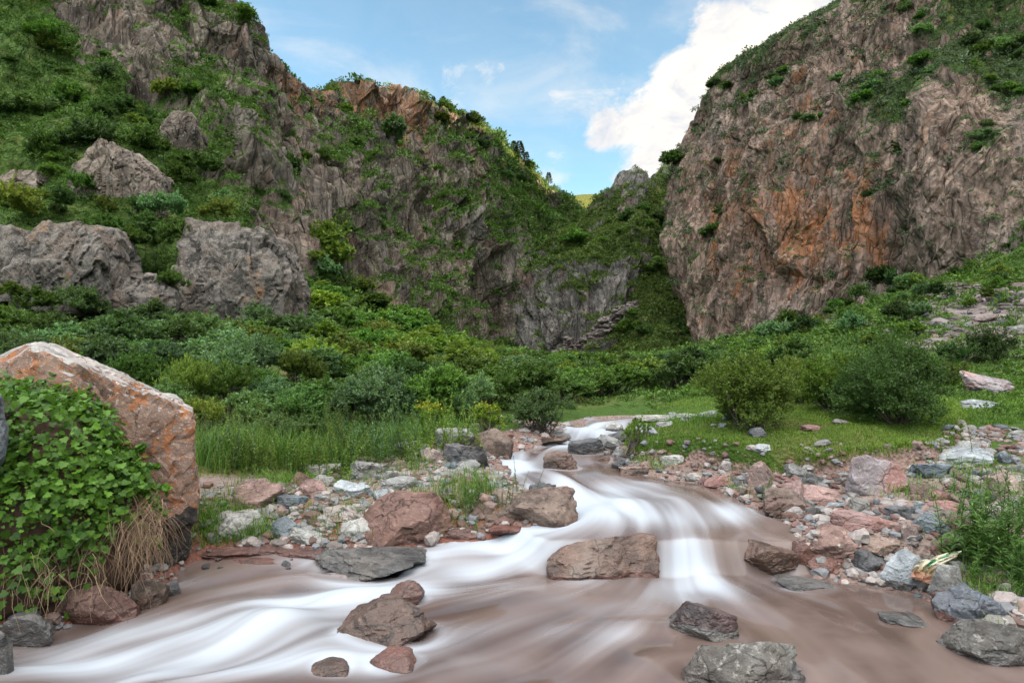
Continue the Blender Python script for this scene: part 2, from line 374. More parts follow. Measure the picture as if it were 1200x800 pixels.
SPUR = [
    col(610, (610, 419, 122, .2, 0), (618, 380, 122, .2, 0), (626, 345, 124, .3, 0), (640, 315, 126, .4, 0), (660, 295, 128, .6, 0), (680, 278, 132, .6, 0), (697, 266, 136, .5, 0), (704, 258, 140, .5, 0)),
    col(588, (588, 420, 101, .1, 0), (596, 380, 102, .12, 0), (607, 345, 104, .2, 0), (623, 315, 107, .4, 0), (646, 292, 110, .7, 0), (668, 272, 115, .75, 0), (688, 257, 120, .7, .1), (699, 242, 124, .2, .3)),
    col(625, (625, 421, 95, .15, 0), (632, 385, 96, .1, 0), (640, 350, 98, .15, 0), (656, 318, 101, .45, 0), (673, 293, 105, .8, 0), (690, 270, 110, .85, 0), (702, 250, 116, .6, .2), (711, 232, 120, .3, .3)),
    col(665, (665, 422, 91, .4, 0), (672, 392, 92, .2, 0), (680, 360, 94, .12, 0), (691, 325, 97, .35, 0), (701, 295, 101, .85, 0), (712, 265, 107, .8, 0), (722, 242, 113, .5, .1), (731, 203, 118, .05, .35)),
    col(700, (700, 422, 88, .8, 0), (712, 395, 90, .6, 0), (722, 365, 93, .2, 0), (729, 330, 96, .15, 0), (735, 300, 100, .4, .1), (742, 265, 106, .7, 0), (747, 235, 112, .45, .1), (750, 199, 117, .05, .35)),
    col(737, (737, 422, 84, .95, 0), (746, 395, 88, .95, 0), (752, 365, 92, .95, 0), (757, 335, 97, .75, 0), (760, 300, 103, .6, .1), (762, 270, 109, .7, 0), (762, 240, 115, .75, 0), (762, 213, 120, .5, .2)),
    col(775, (775, 422, 80, .95, 0), (782, 395, 85, .98, 0), (786, 365, 92, .98, 0), (786, 335, 99, .95, 0), (785, 300, 106, .9, 0), (784, 265, 113, .85, 0), (781, 232, 119, .8, 0), (777, 198, 124, .3, .2)),
    col(812, (812, 422, 81, .95, 0), (818, 395, 88, .98, 0), (818, 365, 96, .98, 0), (815, 335, 103, .95, 0), (811, 300, 110, .9, 0), (806, 260, 118, .9, 0), (800, 222, 124, .8, 0), (794, 187, 130, .4, .2)),
    col(860, (860, 422, 86, .9, 0), (865, 395, 94, .9, 0), (866, 365, 102, .9, 0), (864, 335, 110, .9, 0), (860, 300, 118, .9, 0), (854, 255, 126, .9, 0), (846, 212, 133, .8, 0), (836, 170, 140, .5, .2)),
]
RIGHT = [
    col(860, (850, 412, 104, .3, .2), (845, 385, 105, .3, .2), (842, 355, 106, .3, .2), (840, 320, 108, .3, .2), (838, 285, 110, .3, .2), (836, 250, 112, .3, .2), (834, 215, 116, .3, .2), (835, 182, 120, .3, .2)),
    col(800, (803, 414, 79, .25, .2), (797, 385, 80, .2, .25), (791, 355, 81, .2, .3), (784, 320, 83, .22, .25), (778, 285, 86, .25, .3), (782, 250, 89, .3, .3), (791, 215, 92, .35, .3), (803, 180, 95, .4, .2)),
    col(845, (845, 407, 70, .3, .3), (842, 365, 71.5, .2, .5), (840, 325, 73.5, .25, .6), (838, 280, 76.5, .22, .65), (837, 230, 80, .25, .6), (837, 180, 84, .3, .5), (840, 130, 88, .3, .4), (846, 88, 92, .5, .2)),
    col(900, (900, 390, 63, .35, .3), (898, 345, 64.5, .2, .6), (896, 300, 66, .2, .8), (894, 255, 69, .22, .7), (892, 200, 72, .25, .6), (890, 150, 76, .25, .5), (890, 105, 81, .35, .3), (893, 54, 86, .7, .1)),
    col(960, (960, 364, 58, .35, .3), (958, 325, 59, .15, .7), (956, 280, 61, .15, .9), (954, 230, 63, .2, .7), (952, 175, 66, .25, .6), (950, 125, 70, .2, .6), (950, 75, 75, .25, .5), (952, 20, 82, .75, .1)),
    col(1010, (1010, 347, 54, .35, .2), (1010, 305, 55, .15, .7), (1010, 260, 56.5, .15, .8), (1010, 210, 58.5, .2, .6), (1010, 160, 61, .3, .4), (1012, 110, 64, .45, .4), (1014, 55, 69, .15, .5), (1018, -22, 76, .5, .2)),
    col(1052, (1052, 335, 51, .45, .1), (1052, 290, 51.5, .15, .5), (1052, 240, 52.5, .18, .4), (1054, 185, 54, .3, .3), (1058, 130, 56, .4, .2), (1062, 92, 60, .65, .1), (1070, 40, 66, .2, .4), (1078, -70, 74, .5, .1)),
    col(1075, (1075, 332, 45.5, .35, .2), (1074, 285, 45.5, .05, .3), (1072, 235, 46, .05, .4), (1074, 180, 46.5, .05, .4), (1078, 125, 47.5, .05, .4), (1085, 95, 55, .7, .1), (1095, 40, 63, .5, .3), (1105, -85, 72, .5, .1)),
    col(1125, (1125, 322, 43.5, .35, .2), (1124, 280, 43.5, .08, .2), (1124, 230, 44, .05, .35), (1126, 170, 44.8, .05, .2), (1130, 112, 46.5, .15, .1), (1136, 80, 55, .7, 0), (1145, 25, 62, .65, .1), (1155, -105, 70, .5, .1)),
    col(1200, (1200, 280, 40.5, .5, .2), (1200, 248, 41, .2, .5), (1200, 205, 42, .12, .3), (1200, 160, 44, .15, .1), (1202, 120, 47, .35, .1), (1204, 82, 55, .7, 0), (1207, 20, 62, .65, 0), (1212, -130, 70, .5, 0)),
    col(1420, (1420, 225, 37, .5, .2), (1420, 180, 38, .3, .3), (1420, 130, 39.5, .2, .3), (1420, 80, 41, .3, .2), (1420, 20, 44, .4, .1), (1420, -40, 49, .6, 0), (1420, -140, 56, .6, 0), (1420, -300, 64, .5, 0)),
    col(2000, (2000, 220, 32, .5, .2), (2000, 150, 33, .3, .3), (2000, 70, 34, .2, .3), (2000, -20, 36, .3, .2), (2000, -120, 39, .4, .1), (2000, -230, 43, .6, 0), (2000, -380, 48, .6, 0), (2000, -520, 54, .5, 0)),
]
# the right wall runs on behind the camera
def wcol(x, y, *rows): return np.array([[x + dx, y, z, .4, .3, 2400, 0] for dx, z in rows])
RIGHT += [wcol(54, 4, (0, 6), (1, 11), (2, 17), (4, 24), (8, 32), (12, 40), (18, 50), (25, 62)), wcol(56, -50, (0, 6), (1, 11), (2, 17), (4, 24), (8, 32), (12, 40), (18, 50), (25, 62)), wcol(60, -140, (0, 6), (1, 11), (2, 17), (4, 24), (8, 32), (12, 40), (18, 50), (25, 62))]

def mat_cliff(name, lo, hi, rustc, green1, green2, dry):
    t = NT(name); p = t.pos()
    pv = t.mapping(p, (1, 1, .38))
    a = t.noise(pv, .11, 5, .6); b = t.noise(pv, .75, 7, .68); c = t.noise(p, 5.5, 4, .7)
    rock = t.mix(t.ramp(b, .32, .68), lo, hi)
    rock = t.mix(t.math('MULTIPLY', t.ramp(a, .5, .68), .55), rock, tuple(.55 * x + .45 * y for x, y in zip(hi, (.20, .21, .22))))
    rf = t.math('ADD', t.attr('rust'), t.math('MULTIPLY', t.math('SUBTRACT', t.noise(pv, .42, 7, .75), .5), 2.6))
    rock = t.mix(t.math('MULTIPLY', t.ramp(rf, .55, 1.0), .8), rock, t.mix(c, tuple(.55 * x for x in rustc), rustc))
    wv = t.new('ShaderNodeVectorMath', operation='ADD'); t.lk(p, wv.inputs[0]); wn = t.new('ShaderNodeTexNoise'); t.lk(p, wn.inputs[0]); wn.inputs['Scale'].default_value = .35; wn.inputs['Detail'].default_value = 6
    sv = t.new('ShaderNodeVectorMath', operation='SCALE'); t.lk(wn.outputs['Color'], sv.inputs[0]); sv.inputs['Scale'].default_value = 1.2; t.lk(sv.outputs[0], wv.inputs[1])
    wp = t.mapping(wv.outputs[0], (1, 1, .22), (.0, .16, .0))
    bl = [t.new('ShaderNodeTexVoronoi') for _ in range(2)]
    for n_, s_ in zip(bl, (.62, 1.7)): t.lk(wp, n_.inputs[0]); n_.inputs['Scale'].default_value = s_
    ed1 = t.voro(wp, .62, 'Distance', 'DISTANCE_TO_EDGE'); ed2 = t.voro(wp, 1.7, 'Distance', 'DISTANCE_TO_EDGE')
    tone = t.math('ADD', t.math('MULTIPLY', bl[0].outputs['Color'], .55), t.math('MULTIPLY', bl[1].outputs['Color'], .45))
    hv = t.new('ShaderNodeHueSaturation'); t.lk(rock, hv.inputs['Color']); t.lk(t.ramp(tone, .15, .85, .80, 1.20), hv.inputs['Value']); rock = hv.outputs[0]
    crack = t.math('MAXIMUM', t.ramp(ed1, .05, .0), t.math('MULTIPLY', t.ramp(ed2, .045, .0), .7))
    rock = t.mix(t.math('MULTIPLY', crack, t.ramp(b, .38, .62, .0, .55)), rock, (.035, .028, .024))  # cracks darkened: dirt and crevice shade put into the colour
    lich = t.math('MULTIPLY', t.ramp(t.noise(p, 3.1, 5, .75), .57, .66), .65)
    rock = t.mix(lich, rock, (.31, .30, .27))
    rock = t.mix(t.math('MULTIPLY', t.ramp(t.noise(pv, .30, 6, .7, .5), .52, .66), .5), rock, t.mix(c, (.15, .085, .065), (.33, .20, .155)))
    st = t.noise(t.mapping(p, (1, 1, .09)), 1.1, 5, .65)
    rock = t.mix(t.math('MULTIPLY', t.ramp(st, .55, .7), .55), rock, (.055, .048, .045))
    c2 = t.noise(p, .5, 4, .7)
    green = t.mix(t.ramp(c, .3, .7), green1, green2)
    green = t.mix(t.ramp(c2, .52, .70), green, dry)
    g = t.math('ADD', t.attr('gv'), t.math('MULTIPLY', t.math('SUBTRACT', t.noise(p, 1.6, 5, .75), .5), .9))
    colr = t.mix(t.ramp(g, -.02, .16), rock, green)
    t.bump(t.math('ADD', t.math('ADD', t.math('MULTIPLY', b, 1.), t.math('MULTIPLY', c, .45)), t.math('ADD', t.math('MULTIPLY', t.ramp(ed1, 0., .12), .8), t.math('MULTIPLY', t.math('ADD', tone, t.ramp(ed2, 0., .12)), .5))), .8, .30)
    return t.done(colr, .95, .12)
G1, G2, DRY = (.026, .048, .012), (.070, .120, .024), (.12, .125, .04)
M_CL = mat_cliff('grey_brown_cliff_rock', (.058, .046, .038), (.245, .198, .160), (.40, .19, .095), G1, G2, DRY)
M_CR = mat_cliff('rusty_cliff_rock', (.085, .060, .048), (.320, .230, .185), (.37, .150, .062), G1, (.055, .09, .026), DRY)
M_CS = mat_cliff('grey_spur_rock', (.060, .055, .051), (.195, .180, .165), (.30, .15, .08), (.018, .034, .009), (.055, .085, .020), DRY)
def cliff(name, S, mat):
    me = mesh_np(name, S['V'], S['f'], {'gv': S['gv'], 'rust': S['rust']}, smooth=False)
    return setting(link(name, me, mat))
S_LEFT = sheet(LEFT, (-45, 40, -6), 1.7, 1.0, 100)
S_LEFT['gv'] += .11
S_SPUR = sheet(SPUR, (6, 26, -22), 1.7, .62, 300)
_t = np.clip((S_SPUR['px'] - 652) / 90., 0, 1); CHUTE = (np.abs(S_SPUR['py'] - (420 - 66 * _t)) < 3 + 8 * (1 - _t)) & (S_SPUR['px'] > 645) & (S_SPUR['px'] < 746)
S_SPUR['gv'] = np.where(CHUTE, -1., S_SPUR['gv'])
S_RIGHT = sheet(RIGHT, (55, 45, 4), 1.7, .72, 500, 1.7)
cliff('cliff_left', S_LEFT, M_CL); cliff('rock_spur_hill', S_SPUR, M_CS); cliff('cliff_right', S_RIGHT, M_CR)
# sunlit hill far up the valley
def far_hill():
    xs = np.linspace(-60, 190, 110); ys = np.linspace(300, 420, 50)
    Xg, Yg = np.meshgrid(xs, ys, indexing='ij')
    ridge = 89 + 4 * np.sin(Xg * .02 + 1) + 3 * fbm(np.stack([Xg.ravel() * .03, Yg.ravel() * .03, Xg.ravel() * 0], 1), 4, 3).reshape(Xg.shape)
    Z = np.minimum(ridge * sstep(285, 395, Yg), ridge) - 6
    return setting(link('far_hill', mesh_np('far_hill', np.stack([Xg.ravel(), Yg.ravel(), Z.ravel()], 1), grid_faces(110, 50), {'gv': np.full(Xg.size, .6), 'rust': np.zeros(Xg.size)}), mat_cliff('meadow_hill', (.1, .09, .06), (.2, .18, .1), (.3, .2, .1), (.06, .08, .02), (.14, .14, .03), (.20, .16, .04))))
far_hill()
# ------------------------------------------------------------------ rocks standing in or beside the water (pixel box: centre x, foot y, width, height)
# colour classes: rust, pink, grey, pale, slate, dark, tan
ROCKS = [
    # in the stream
    
    ('boulder', 908, 671, 72, 36, 'wet', 'wet brown half-sunk boulder on the right side of the small cascade', 1),
    ('boulder', 452, 757, 120, 54, 'wet', 'large dark brown rounded boulder standing in the white water', 1),
    ('stone', 476, 706, 46, 27, 'wetred', 'small red-brown stone just behind the large dark brown boulder in the rapids', 1),
    ('stone', 460, 786, 62, 20, 'wetred', 'reddish stone barely breaking the surface in front of the dark brown boulder', 0),
    ('stone', 385, 790, 44, 14, 'wet', 'dark low stone awash in the rapids at the bottom edge of the photo', 0),
    ('boulder', 830, 750, 84, 42, 'maroon', 'dark maroon pitted boulder rising from the calm pool', 1),
    ('boulder', 884, 812, 142, 62, 'granite', 'pale grey speckled boulder cut off by the bottom edge of the photo', 1),
    ('boulder', 425, 676, 138, 34, 'black', 'long blackish wet ledge rock lying in the water below the left bank', 2),
    ('stone', 660, 551, 42, 23, 'brown', 'brown flat-topped stone alone in the upper stream', 2),
    ('stone', 690, 531, 46, 21, 'slate', 'dark grey smooth stone in the upper stream', 1),
    ('stone', 715, 527, 34, 20, 'grey', 'grey stone against the right edge of the upper stream', 1),
    ('stone', 648, 520, 34, 8, 'brown', 'low flat brown stone awash near the bend of the stream', 2),
    ('stone', 610, 700, 0, 0, 'pale', '', 0),
    ('stone', 1065, 736, 56, 11, 'slate', 'flat blue-grey stone almost drowned in the right-hand pool', 2),
    ('stone', 955, 694, 62, 8, 'grey', 'thin grey stone awash below the right bank boulders', 2),
    ('stone', 780, 503, 0, 0, 'pale', '', 0),
    # left bank
    ('boulder', 630, 618, 102, 56, 'brown', 'brown cracked boulder at the water\'s edge where the left bank juts out', 2),
    ('boulder', 478, 642, 128, 78, 'rust', 'big red-brown boulder at the foot of the left bank', 1),
    ('boulder', 580, 535, 46, 42, 'brown', 'brown upright boulder on the far left bank at the bend of the stream', 1),
    ('boulder', 545, 549, 56, 40, 'slate', 'dark grey angular boulder next to the brown upright boulder', 3),
    ('boulder', 530, 525, 50, 26, 'grey', 'pale grey wedge boulder at the edge of the left thicket', 3),
    ('boulder', 296, 597, 72, 44, 'pinkbrown', 'pinkish-brown triangular boulder with a dark crest on the left bank', 3),
    ('boulder', 268, 630, 74, 44, 'pale', 'mottled grey-white boulder half covered by grass beside the lichen boulder', 2),
    ('stone', 328, 632, 46, 30, 'blue', 'smooth blue-grey stone low on the left bank', 1),
    ('stone', 412, 584, 50, 28, 'bluepale', 'pale blue-grey stone in the middle of the left bank cobbles', 2),
    ('stone', 365, 583, 42, 24, 'pink', 'rounded pinkish stone near the top of the left bank', 1),
    ('stone', 402, 612, 60, 26, 'pinkpale', 'pale pinkish flat-backed stone on the left bank', 2),
    ('stone', 432, 560, 48, 22, 'grey', 'pale grey stone at the upper edge of the left bank cobbles', 3),
    ('stone', 466, 574, 42, 18, 'grey', 'low rounded grey stone behind the big red-brown boulder', 1),
    ('stone', 372, 556, 40, 14, 'pale', 'flat pale stone where the left cobbles meet the tall grass', 2),
    ('stone', 415, 632, 44, 28, 'pale', 'whitish stone by the left foot of the big red-brown boulder', 1),
    ('stone', 505, 542, 24, 22, 'pinkpale', 'small pale pink upright stone beside the grey wedge boulder', 3),
    ('stone', 600, 610, 46, 20, 'rust', 'red-brown flat stone wedged behind the cracked bank boulder', 2),
    ('stone', 560, 610, 40, 22, 'brown', 'rounded brown stone between the two large left bank boulders', 1),
    ('stone', 480, 528, 44, 14, 'bluepale', 'flat bluish stone under the yellow-flowered bush', 2),
    # right bank
    ('boulder', 1035, 578, 68, 52, 'pinkgrey', 'big pink and grey rounded boulder below the grassy bank', 1),
    ('boulder', 1140, 547, 76, 28, 'bluepale', 'wide pale blue-grey slab boulder right of the grassy bank', 2),
    ('boulder', 1097, 560, 44, 22, 'blue', 'blue-grey stone in front of the wide pale slab', 2),
    ('boulder', 898, 572, 36, 36, 'pinkbrown', 'brown wedge-shaped stone leaning against the cut of the grassy bank', 3),
    ('boulder', 920, 602, 58, 36, 'brown', 'brown angular boulder at the water\'s edge under the grassy bank', 3),
    ('stone', 956, 572, 34, 26, 'grey', 'grey-green stone tilted against the foot of the grassy bank', 3),
    ('stone', 967, 588, 48, 22, 'pink', 'pinkish rounded stone below the grassy bank', 1),
    ('boulder', 985, 652, 88, 40, 'pinkbrown', 'large pink-brown boulder at the head of the calm pool', 1),
    ('boulder', 1018, 625, 70, 26, 'rosy', 'long rosy stone with a rounded back on the right bank', 1),
    ('boulder', 1040, 650, 84, 30, 'tan', 'flat tan slab leaning over the dark rounded stone', 2),
    ('boulder', 1025, 670, 60, 28, 'slate', 'dark grey rounded stone at the pool\'s edge', 1),
    ('stone', 975, 670, 48, 24, 'wetred', 'dark wet red stone under the large pink-brown boulder', 1),
    ('stone', 943, 662, 30, 28, 'wetred', 'small wet rust-red stone beside the cascade', 1),
    ('boulder', 1072, 688, 64, 46, 'bluepale', 'pale blue-grey rounded boulder beside the crumpled wrapper', 1),
    ('boulder', 1100, 626, 50, 28, 'blue', 'blue-grey rough stone uphill of the wrapper', 2),
    ('stone', 1135, 624, 44, 22, 'pinkbrown', 'brown stone touching the blue-grey rough stone', 1),
    ('boulder', 1150, 733, 72, 54, 'slateblue', 'dark blue slate boulder with layered ridges at the right edge of the pool', 3),
    ('stone', 1117, 704, 38, 48, 'grey', 'upright grey stone between the wrapper and the slate boulder', 1),
    ('stone', 1116, 722, 34, 34, 'rust', 'red-brown stone against the left side of the slate boulder', 1),
    ('stone', 1178, 742, 46, 26, 'grey', 'dull grey stone in front of the slate boulder', 1),
    ('stone', 1187, 712, 36, 18, 'pinkpale', 'pale pinkish stone lying above the slate boulder', 1),
    ('boulder', 1192, 778, 112, 52, 'granite', 'speckled granite boulder in the lower right corner', 1),
    ('boulder', 1180, 582, 42, 44, 'tan', 'orange-tan blocky boulder behind the green weeds', 2),
    ('stone', 1182, 604, 40, 16, 'pinkpale', 'pale pink stone among the green weeds', 1),
    ('boulder', 1174, 462, 56, 30, 'pinkgrey', 'mottled outcrop boulder near the right edge below the scree', 2),
    ('boulder', 1162, 480, 50, 14, 'bluepale', 'flat whitish stone on the turf right of the big bushes', 2),
    ('stone', 955, 505, 26, 9, 'rosy', 'small pink brick-shaped stone on the turf of the grassy bank', 2),
    ('stone', 987, 498, 20, 8, 'grey', 'small grey stone at the back of the grassy bank', 3),
    ('stone', 890, 513, 24, 15, 'slate', 'small dark pointed stone on the grassy bank', 3),
    ('stone', 893, 534, 22, 12, 'bluepale', 'small pale stone on the edge of the grassy bank', 1),
    ('stone', 792, 545, 30, 15, 'pale', 'pale flat stone at the stream side of the grassy bank', 2),
    ('stone', 748, 556, 40, 12, 'tan', 'long tan stone at the waterline of the grassy bank', 2),
    ('stone', 850, 552, 16, 14, 'pinkpale', 'small square pinkish stone in the eroded bank', 3),
    ('stone', 722, 508, 22, 14, 'pale', 'pale stone at the tip of the grassy bank', 2),
    ('stone', 775, 494, 54, 9, 'pale', 'low whitish stone slab behind the grassy bank', 2),
    ('stone', 808, 490, 34, 7, 'pale', 'flat light stone behind the low slab at the bend', 2),
    ('stone', 1010, 600, 34, 20, 'grey', 'grey stone between the pink-grey boulder and the rosy stone', 1),
    ('stone', 1060, 606, 34, 18, 'slate', 'dark grey flat stone in the right bank cobbles', 2),
    ('stone', 1068, 638, 22, 34, 'pinkpale', 'pale pink slab standing on edge among the right bank cobbles', 2),
]
ROCKS = [r for r in ROCKS if r[3] > 0]
ROCK_AT = []
for r in ROCKS:
    g = hit(r[1], r[2], 3.0); s = g[1] / F
    ROCK_AT.append((g, r[3] * s, max(.5 * r[4], r[4] - .13 * r[3] * (r[2] - 400) / 800. / .92) * s))

# ------------------------------------------------------------------ flow: stream function solved round the rocks
RES = .022
X0, X1, Y0, Y1 = -6.6, 5.6, 1.0, 16.4
NX, NY = int((X1 - X0) / RES), int((Y1 - Y0) / RES)
def flow_field():
    st = 2; nx, ny = NX // st, NY // st
    xs = X0 + (np.arange(nx) + .5) * RES * st; ys = Y0 + (np.arange(ny) + .5) * RES * st
    gX, gY = np.meshgrid(xs, ys, indexing='ij'); pts = np.stack([gX.ravel(), gY.ravel()], 1)
    sd = sdist(pts, RIVER).reshape(nx, ny)
    # bank value: 0 on the left bank, 1 on the right bank (nearest edge line decides)
    def dline(edge):
        E = np.array([PZ(*p)[:2] for p in edge]); d = np.full(len(pts), 99.)
        for a, b in zip(E[:-1], E[1:]):
            v = pts - a; e = b - a; t = np.clip((v @ e) / (e @ e), 0, 1); d = np.minimum(d, np.hypot(*(v - t[:, None] * e).T))
        return d.reshape(nx, ny)
    dl, dr = dline(LEFT_EDGE), dline(RIGHT_EDGE + [(1500, 1000, 0), (1500, 2500, 0), (600, 2200, 0), (100, 2000, 0)][::-1] if False else [(-3000, 2600, 0), (600, 2200, 0), (1500, 2000, 0)] + RIGHT_EDGE)
    psi = dl / (dl + dr + 1e-6)
    fixed = sd > -.02; bank = np.where(dl < dr, 0., 1.); psi = np.where(fixed, bank, psi)
    rock = np.zeros_like(fixed)
    for (g, w, h) in ROCK_AT:
        m = ((gX - g[0]) / (w * .55)) ** 2 + ((gY - g[1] - w * .25) / (w * .42)) ** 2 < 1
        if m.any() and not fixed[m].all():
            v = psi[m].mean(); psi[m] = v; rock |= m
    fx = fixed | rock; free = ~fx
    for _ in range(700):
        q = psi.copy()
        q[1:-1, 1:-1] = .25 * (psi[2:, 1:-1] + psi[:-2, 1:-1] + psi[1:-1, 2:] + psi[1:-1, :-2])
        psi = np.where(free, q, psi)
    up = lambda a: np.kron(a, np.ones((st, st)))
    def smooth(a, k):
        for _ in range(k):
            a = .5 * a + .125 * (np.roll(a, 1, 0) + np.roll(a, -1, 0) + np.roll(a, 1, 1) + np.roll(a, -1, 1))
        return a
    psi = smooth(up(psi), 6)
    gx_, gy_ = np.gradient(psi, RES)
    vx, vy = -gy_, gx_          # along the stream
    sp = np.hypot(vx, vy) + 1e-6
    return vx / sp, vy / sp, sp, up(sd), smooth
def water():
    vx, vy, sp, sd, smooth = flow_field()
    nx, ny = vx.shape
    rg = np.random.default_rng(5)
    def bil(a, x, y):
        x = np.clip(x, 0, nx - 1.001); y = np.clip(y, 0, ny - 1.001); i = x.astype(int); j = y.astype(int); fx, fy = x - i, y - j
        return (a[i, j] * (1 - fx) + a[i + 1, j] * fx) * (1 - fy) + (a[i, j + 1] * (1 - fx) + a[i + 1, j + 1] * fx) * fy
    gi, gj = np.meshgrid(np.arange(nx, dtype=float), np.arange(ny, dtype=float), indexing='ij')
    def lic(a, L):
        acc = a.copy(); wsum = 1.
        for sgn in (1, -1):
            x, y = gi.copy(), gj.copy()
            for k in range(L):
                ux, uy = bil(vx, x, y), bil(vy, x, y); x = x + sgn * ux; y = y + sgn * uy
                w = .5 + .5 * math.cos(math.pi * k / L); acc += w * bil(a, x, y); wsum += w
        return acc / wsum
    def norm(a): a = a - a.mean(); return a / (a.std() + 1e-9)
    s1 = norm(lic(norm(smooth(rg.standard_normal((nx, ny)), 1)), 40)) + .6 * norm(lic(norm(smooth(rg.standard_normal((nx, ny)), 6)), 40))   # fine silky threads
    s2 = norm(lic(norm(smooth(rg.standard_normal((nx, ny)), 36)), 32))     # broad tongues
    s3 = norm(lic(norm(smooth(rg.standard_normal((nx, ny)), 220)), 14))    # swells
    X = X0 + (gi + .5) * RES; Y = Y0 + (gj + .5) * RES
    lv = level(X.ravel(), Y.ravel()).reshape(nx, ny)
    # where the water is white: (px, py, radius x px, radius y px, amount)
    px = 600 + F * X / Y; py = 400 - F * (lv - CH) / Y
    SP = [(600, 548, 40, 16, 1), (640, 540, 45, 12, .6), (690, 503, 50, 12, 1.1), (665, 520, 40, 9, .8), (700, 600, 90, 22, 1.), (770, 612, 80, 11, .9), (640, 585, 40, 22, .8), (862, 602, 44, 9, .8), (730, 573, 60, 10, .7),
          (600, 640, 80, 12, 1.), (540, 662, 90, 14, .9), (480, 690, 60, 14, .8), (370, 705, 85, 16, 1.1), (290, 742, 140, 20, 1.), (150, 775, 120, 22, 1.), (60, 780, 90, 30, .9), (330, 775, 110, 16, .8), (200, 740, 90, 9, .6),
          (380, 660, 60, 8, .6), (812, 680, 56, 11, 1.0), (850, 690, 120, 8, .6), (700, 745, 60, 8, .7), (640, 735, 50, 6, .5), (500, 760, 60, 12, .7), (440, 790, 60, 9, .8), (600, 775, 70, 8, .5), (905, 676, 36, 5, .6), (400, 640, 40, 5, .3), (210, 690, 70, 7, .5), (900, 690, 60, 5, .5), (740, 525, 40, 10, .4), (560, 700, 70, 10, .35)]
    fm = np.zeros_like(px)
    for a, b, ra, rb, k in SP:
        fm = np.maximum(fm, k * np.exp(-((px - a) / ra) ** 2 - ((py - b) / rb) ** 2))
    SP2 = [(120, 740, 70, 12, .8), (60, 762, 60, 14, .9), (260, 760, 90, 12, .9), (420, 775, 70, 9, .8), (340, 715, 60, 8, .7), (560, 742, 60, 8, .45), (690, 770, 90, 6, .4), (760, 790, 80, 5, .35), (820, 700, 90, 7, .6), (720, 715, 70, 6, .4), (640, 615, 60, 16, .9), (560, 668, 60, 12, .7), (430, 690, 70, 10, .8), (240, 725, 80, 10, .7), (380, 735, 90, 9, .8), (200, 790, 120, 12, .8), (480, 730, 50, 7, .5), (540, 775, 60, 6, .5), (700, 680, 60, 7, .5), (797, 652, 20, 20, .9), (660, 575, 40, 12, .7), (720, 590, 60, 10, .8), (650, 700, 60, 6, .35), (930, 720, 70, 5, .25), (1000, 715, 60, 4, .2)]
    for a, b, ra, rb, k in SP2:
        fm = np.maximum(fm, k * np.exp(-((px - a) / ra) ** 2 - ((py - b) / rb) ** 2))
    fm = smooth(lic(fm, 26) * .75 + fm * .25, 40)
    ring = np.zeros_like(px)
    for (g, w, h) in ROCK_AT:
        if sdist(g[None, :2], RIVER)[0] < .1:
            rho = np.hypot((X - g[0]) / (w * .52), (Y - g[1] - w * .30) / (w * .42)); ring = np.maximum(ring, .22 * np.exp(-((rho - 1.) / .20) ** 2))
    ring = ring * (.35 + fm) * (1 + .6 * s1)
    slope = np.abs(np.gradient(lv, RES, axis=1)) + np.abs(np.gradient(lv, RES, axis=0))
    drop = sstep(.12, .7, slope) * np.where(px > 700, np.exp(-((px - 797) / 34.) ** 2), 1.)
    foam = 1.06 * fm + .34 * fm * s2 + (.17 + .80 * fm * (1.25 - .6 * np.clip(fm, 0, 1))) * .35 * s1 + .05 * s2 + ring + .30 * drop * (1 + .3 * s1) + .03
    foam = np.clip(smooth(foam, 1), 0, 1.25)
    shal = np.exp(-np.clip(-sd, 0, 9) / .10)
    z = lv + (.012 + .035 * fm) * s3 + (.004 + .020 * fm) * s2 + .0035 * s1 * (fm + .2)
    for a, b, ra, rb, k in [(800, 588, 34, 16, .07), (735, 592, 40, 12, .05), (600, 560, 30, 10, .05), (690, 625, 50, 12, .04), (420, 700, 50, 14, .06), (330, 735, 60, 14, .06), (860, 600, 30, 9, .04), (750, 735, 70, 9, .03), (560, 655, 60, 10, .05)]:
        z += k * np.exp(-((px - a) / ra) ** 2 - ((py - b) / rb) ** 2)
    keep = (sd < .22)
    idx = -np.ones(nx * ny, np.int64); kv = keep.ravel(); idx[kv] = np.arange(kv.sum())
    f = grid_faces(nx, ny); f = f[kv[f].all(1)]; f = idx[f]
    V = np.stack([X, Y, z], -1).reshape(-1, 3)[kv]
    me = mesh_np('river_water', V, f, {'foam': foam.ravel()[kv], 'calm': (s2 * .6 + s1 * .28).ravel()[kv], 'shallow': shal.ravel()[kv]})
    t = NT('silty_water')
    base = t.mix(t.ramp(t.attr('calm'), -1.2, 1.4), (.066, .045, .039), (.165, .120, .104))
    n = t.noise(t.pos(), 1.1, 4)
    base = t.mix(t.ramp(n, .45, .7), base, (.135, .10, .09))
    c = t.mix(t.ramp(t.attr('foam'), .10, 1.05), base, (.35, .385, .43))
    m = t.done(c, .22, .5)
    t.val(t.p.inputs['Roughness'], t.ramp(t.attr('foam'), .05, .7, .10, .55)); t.p.inputs['IOR'].default_value = 1.33
    return setting(link('river_water', me, m))
water()
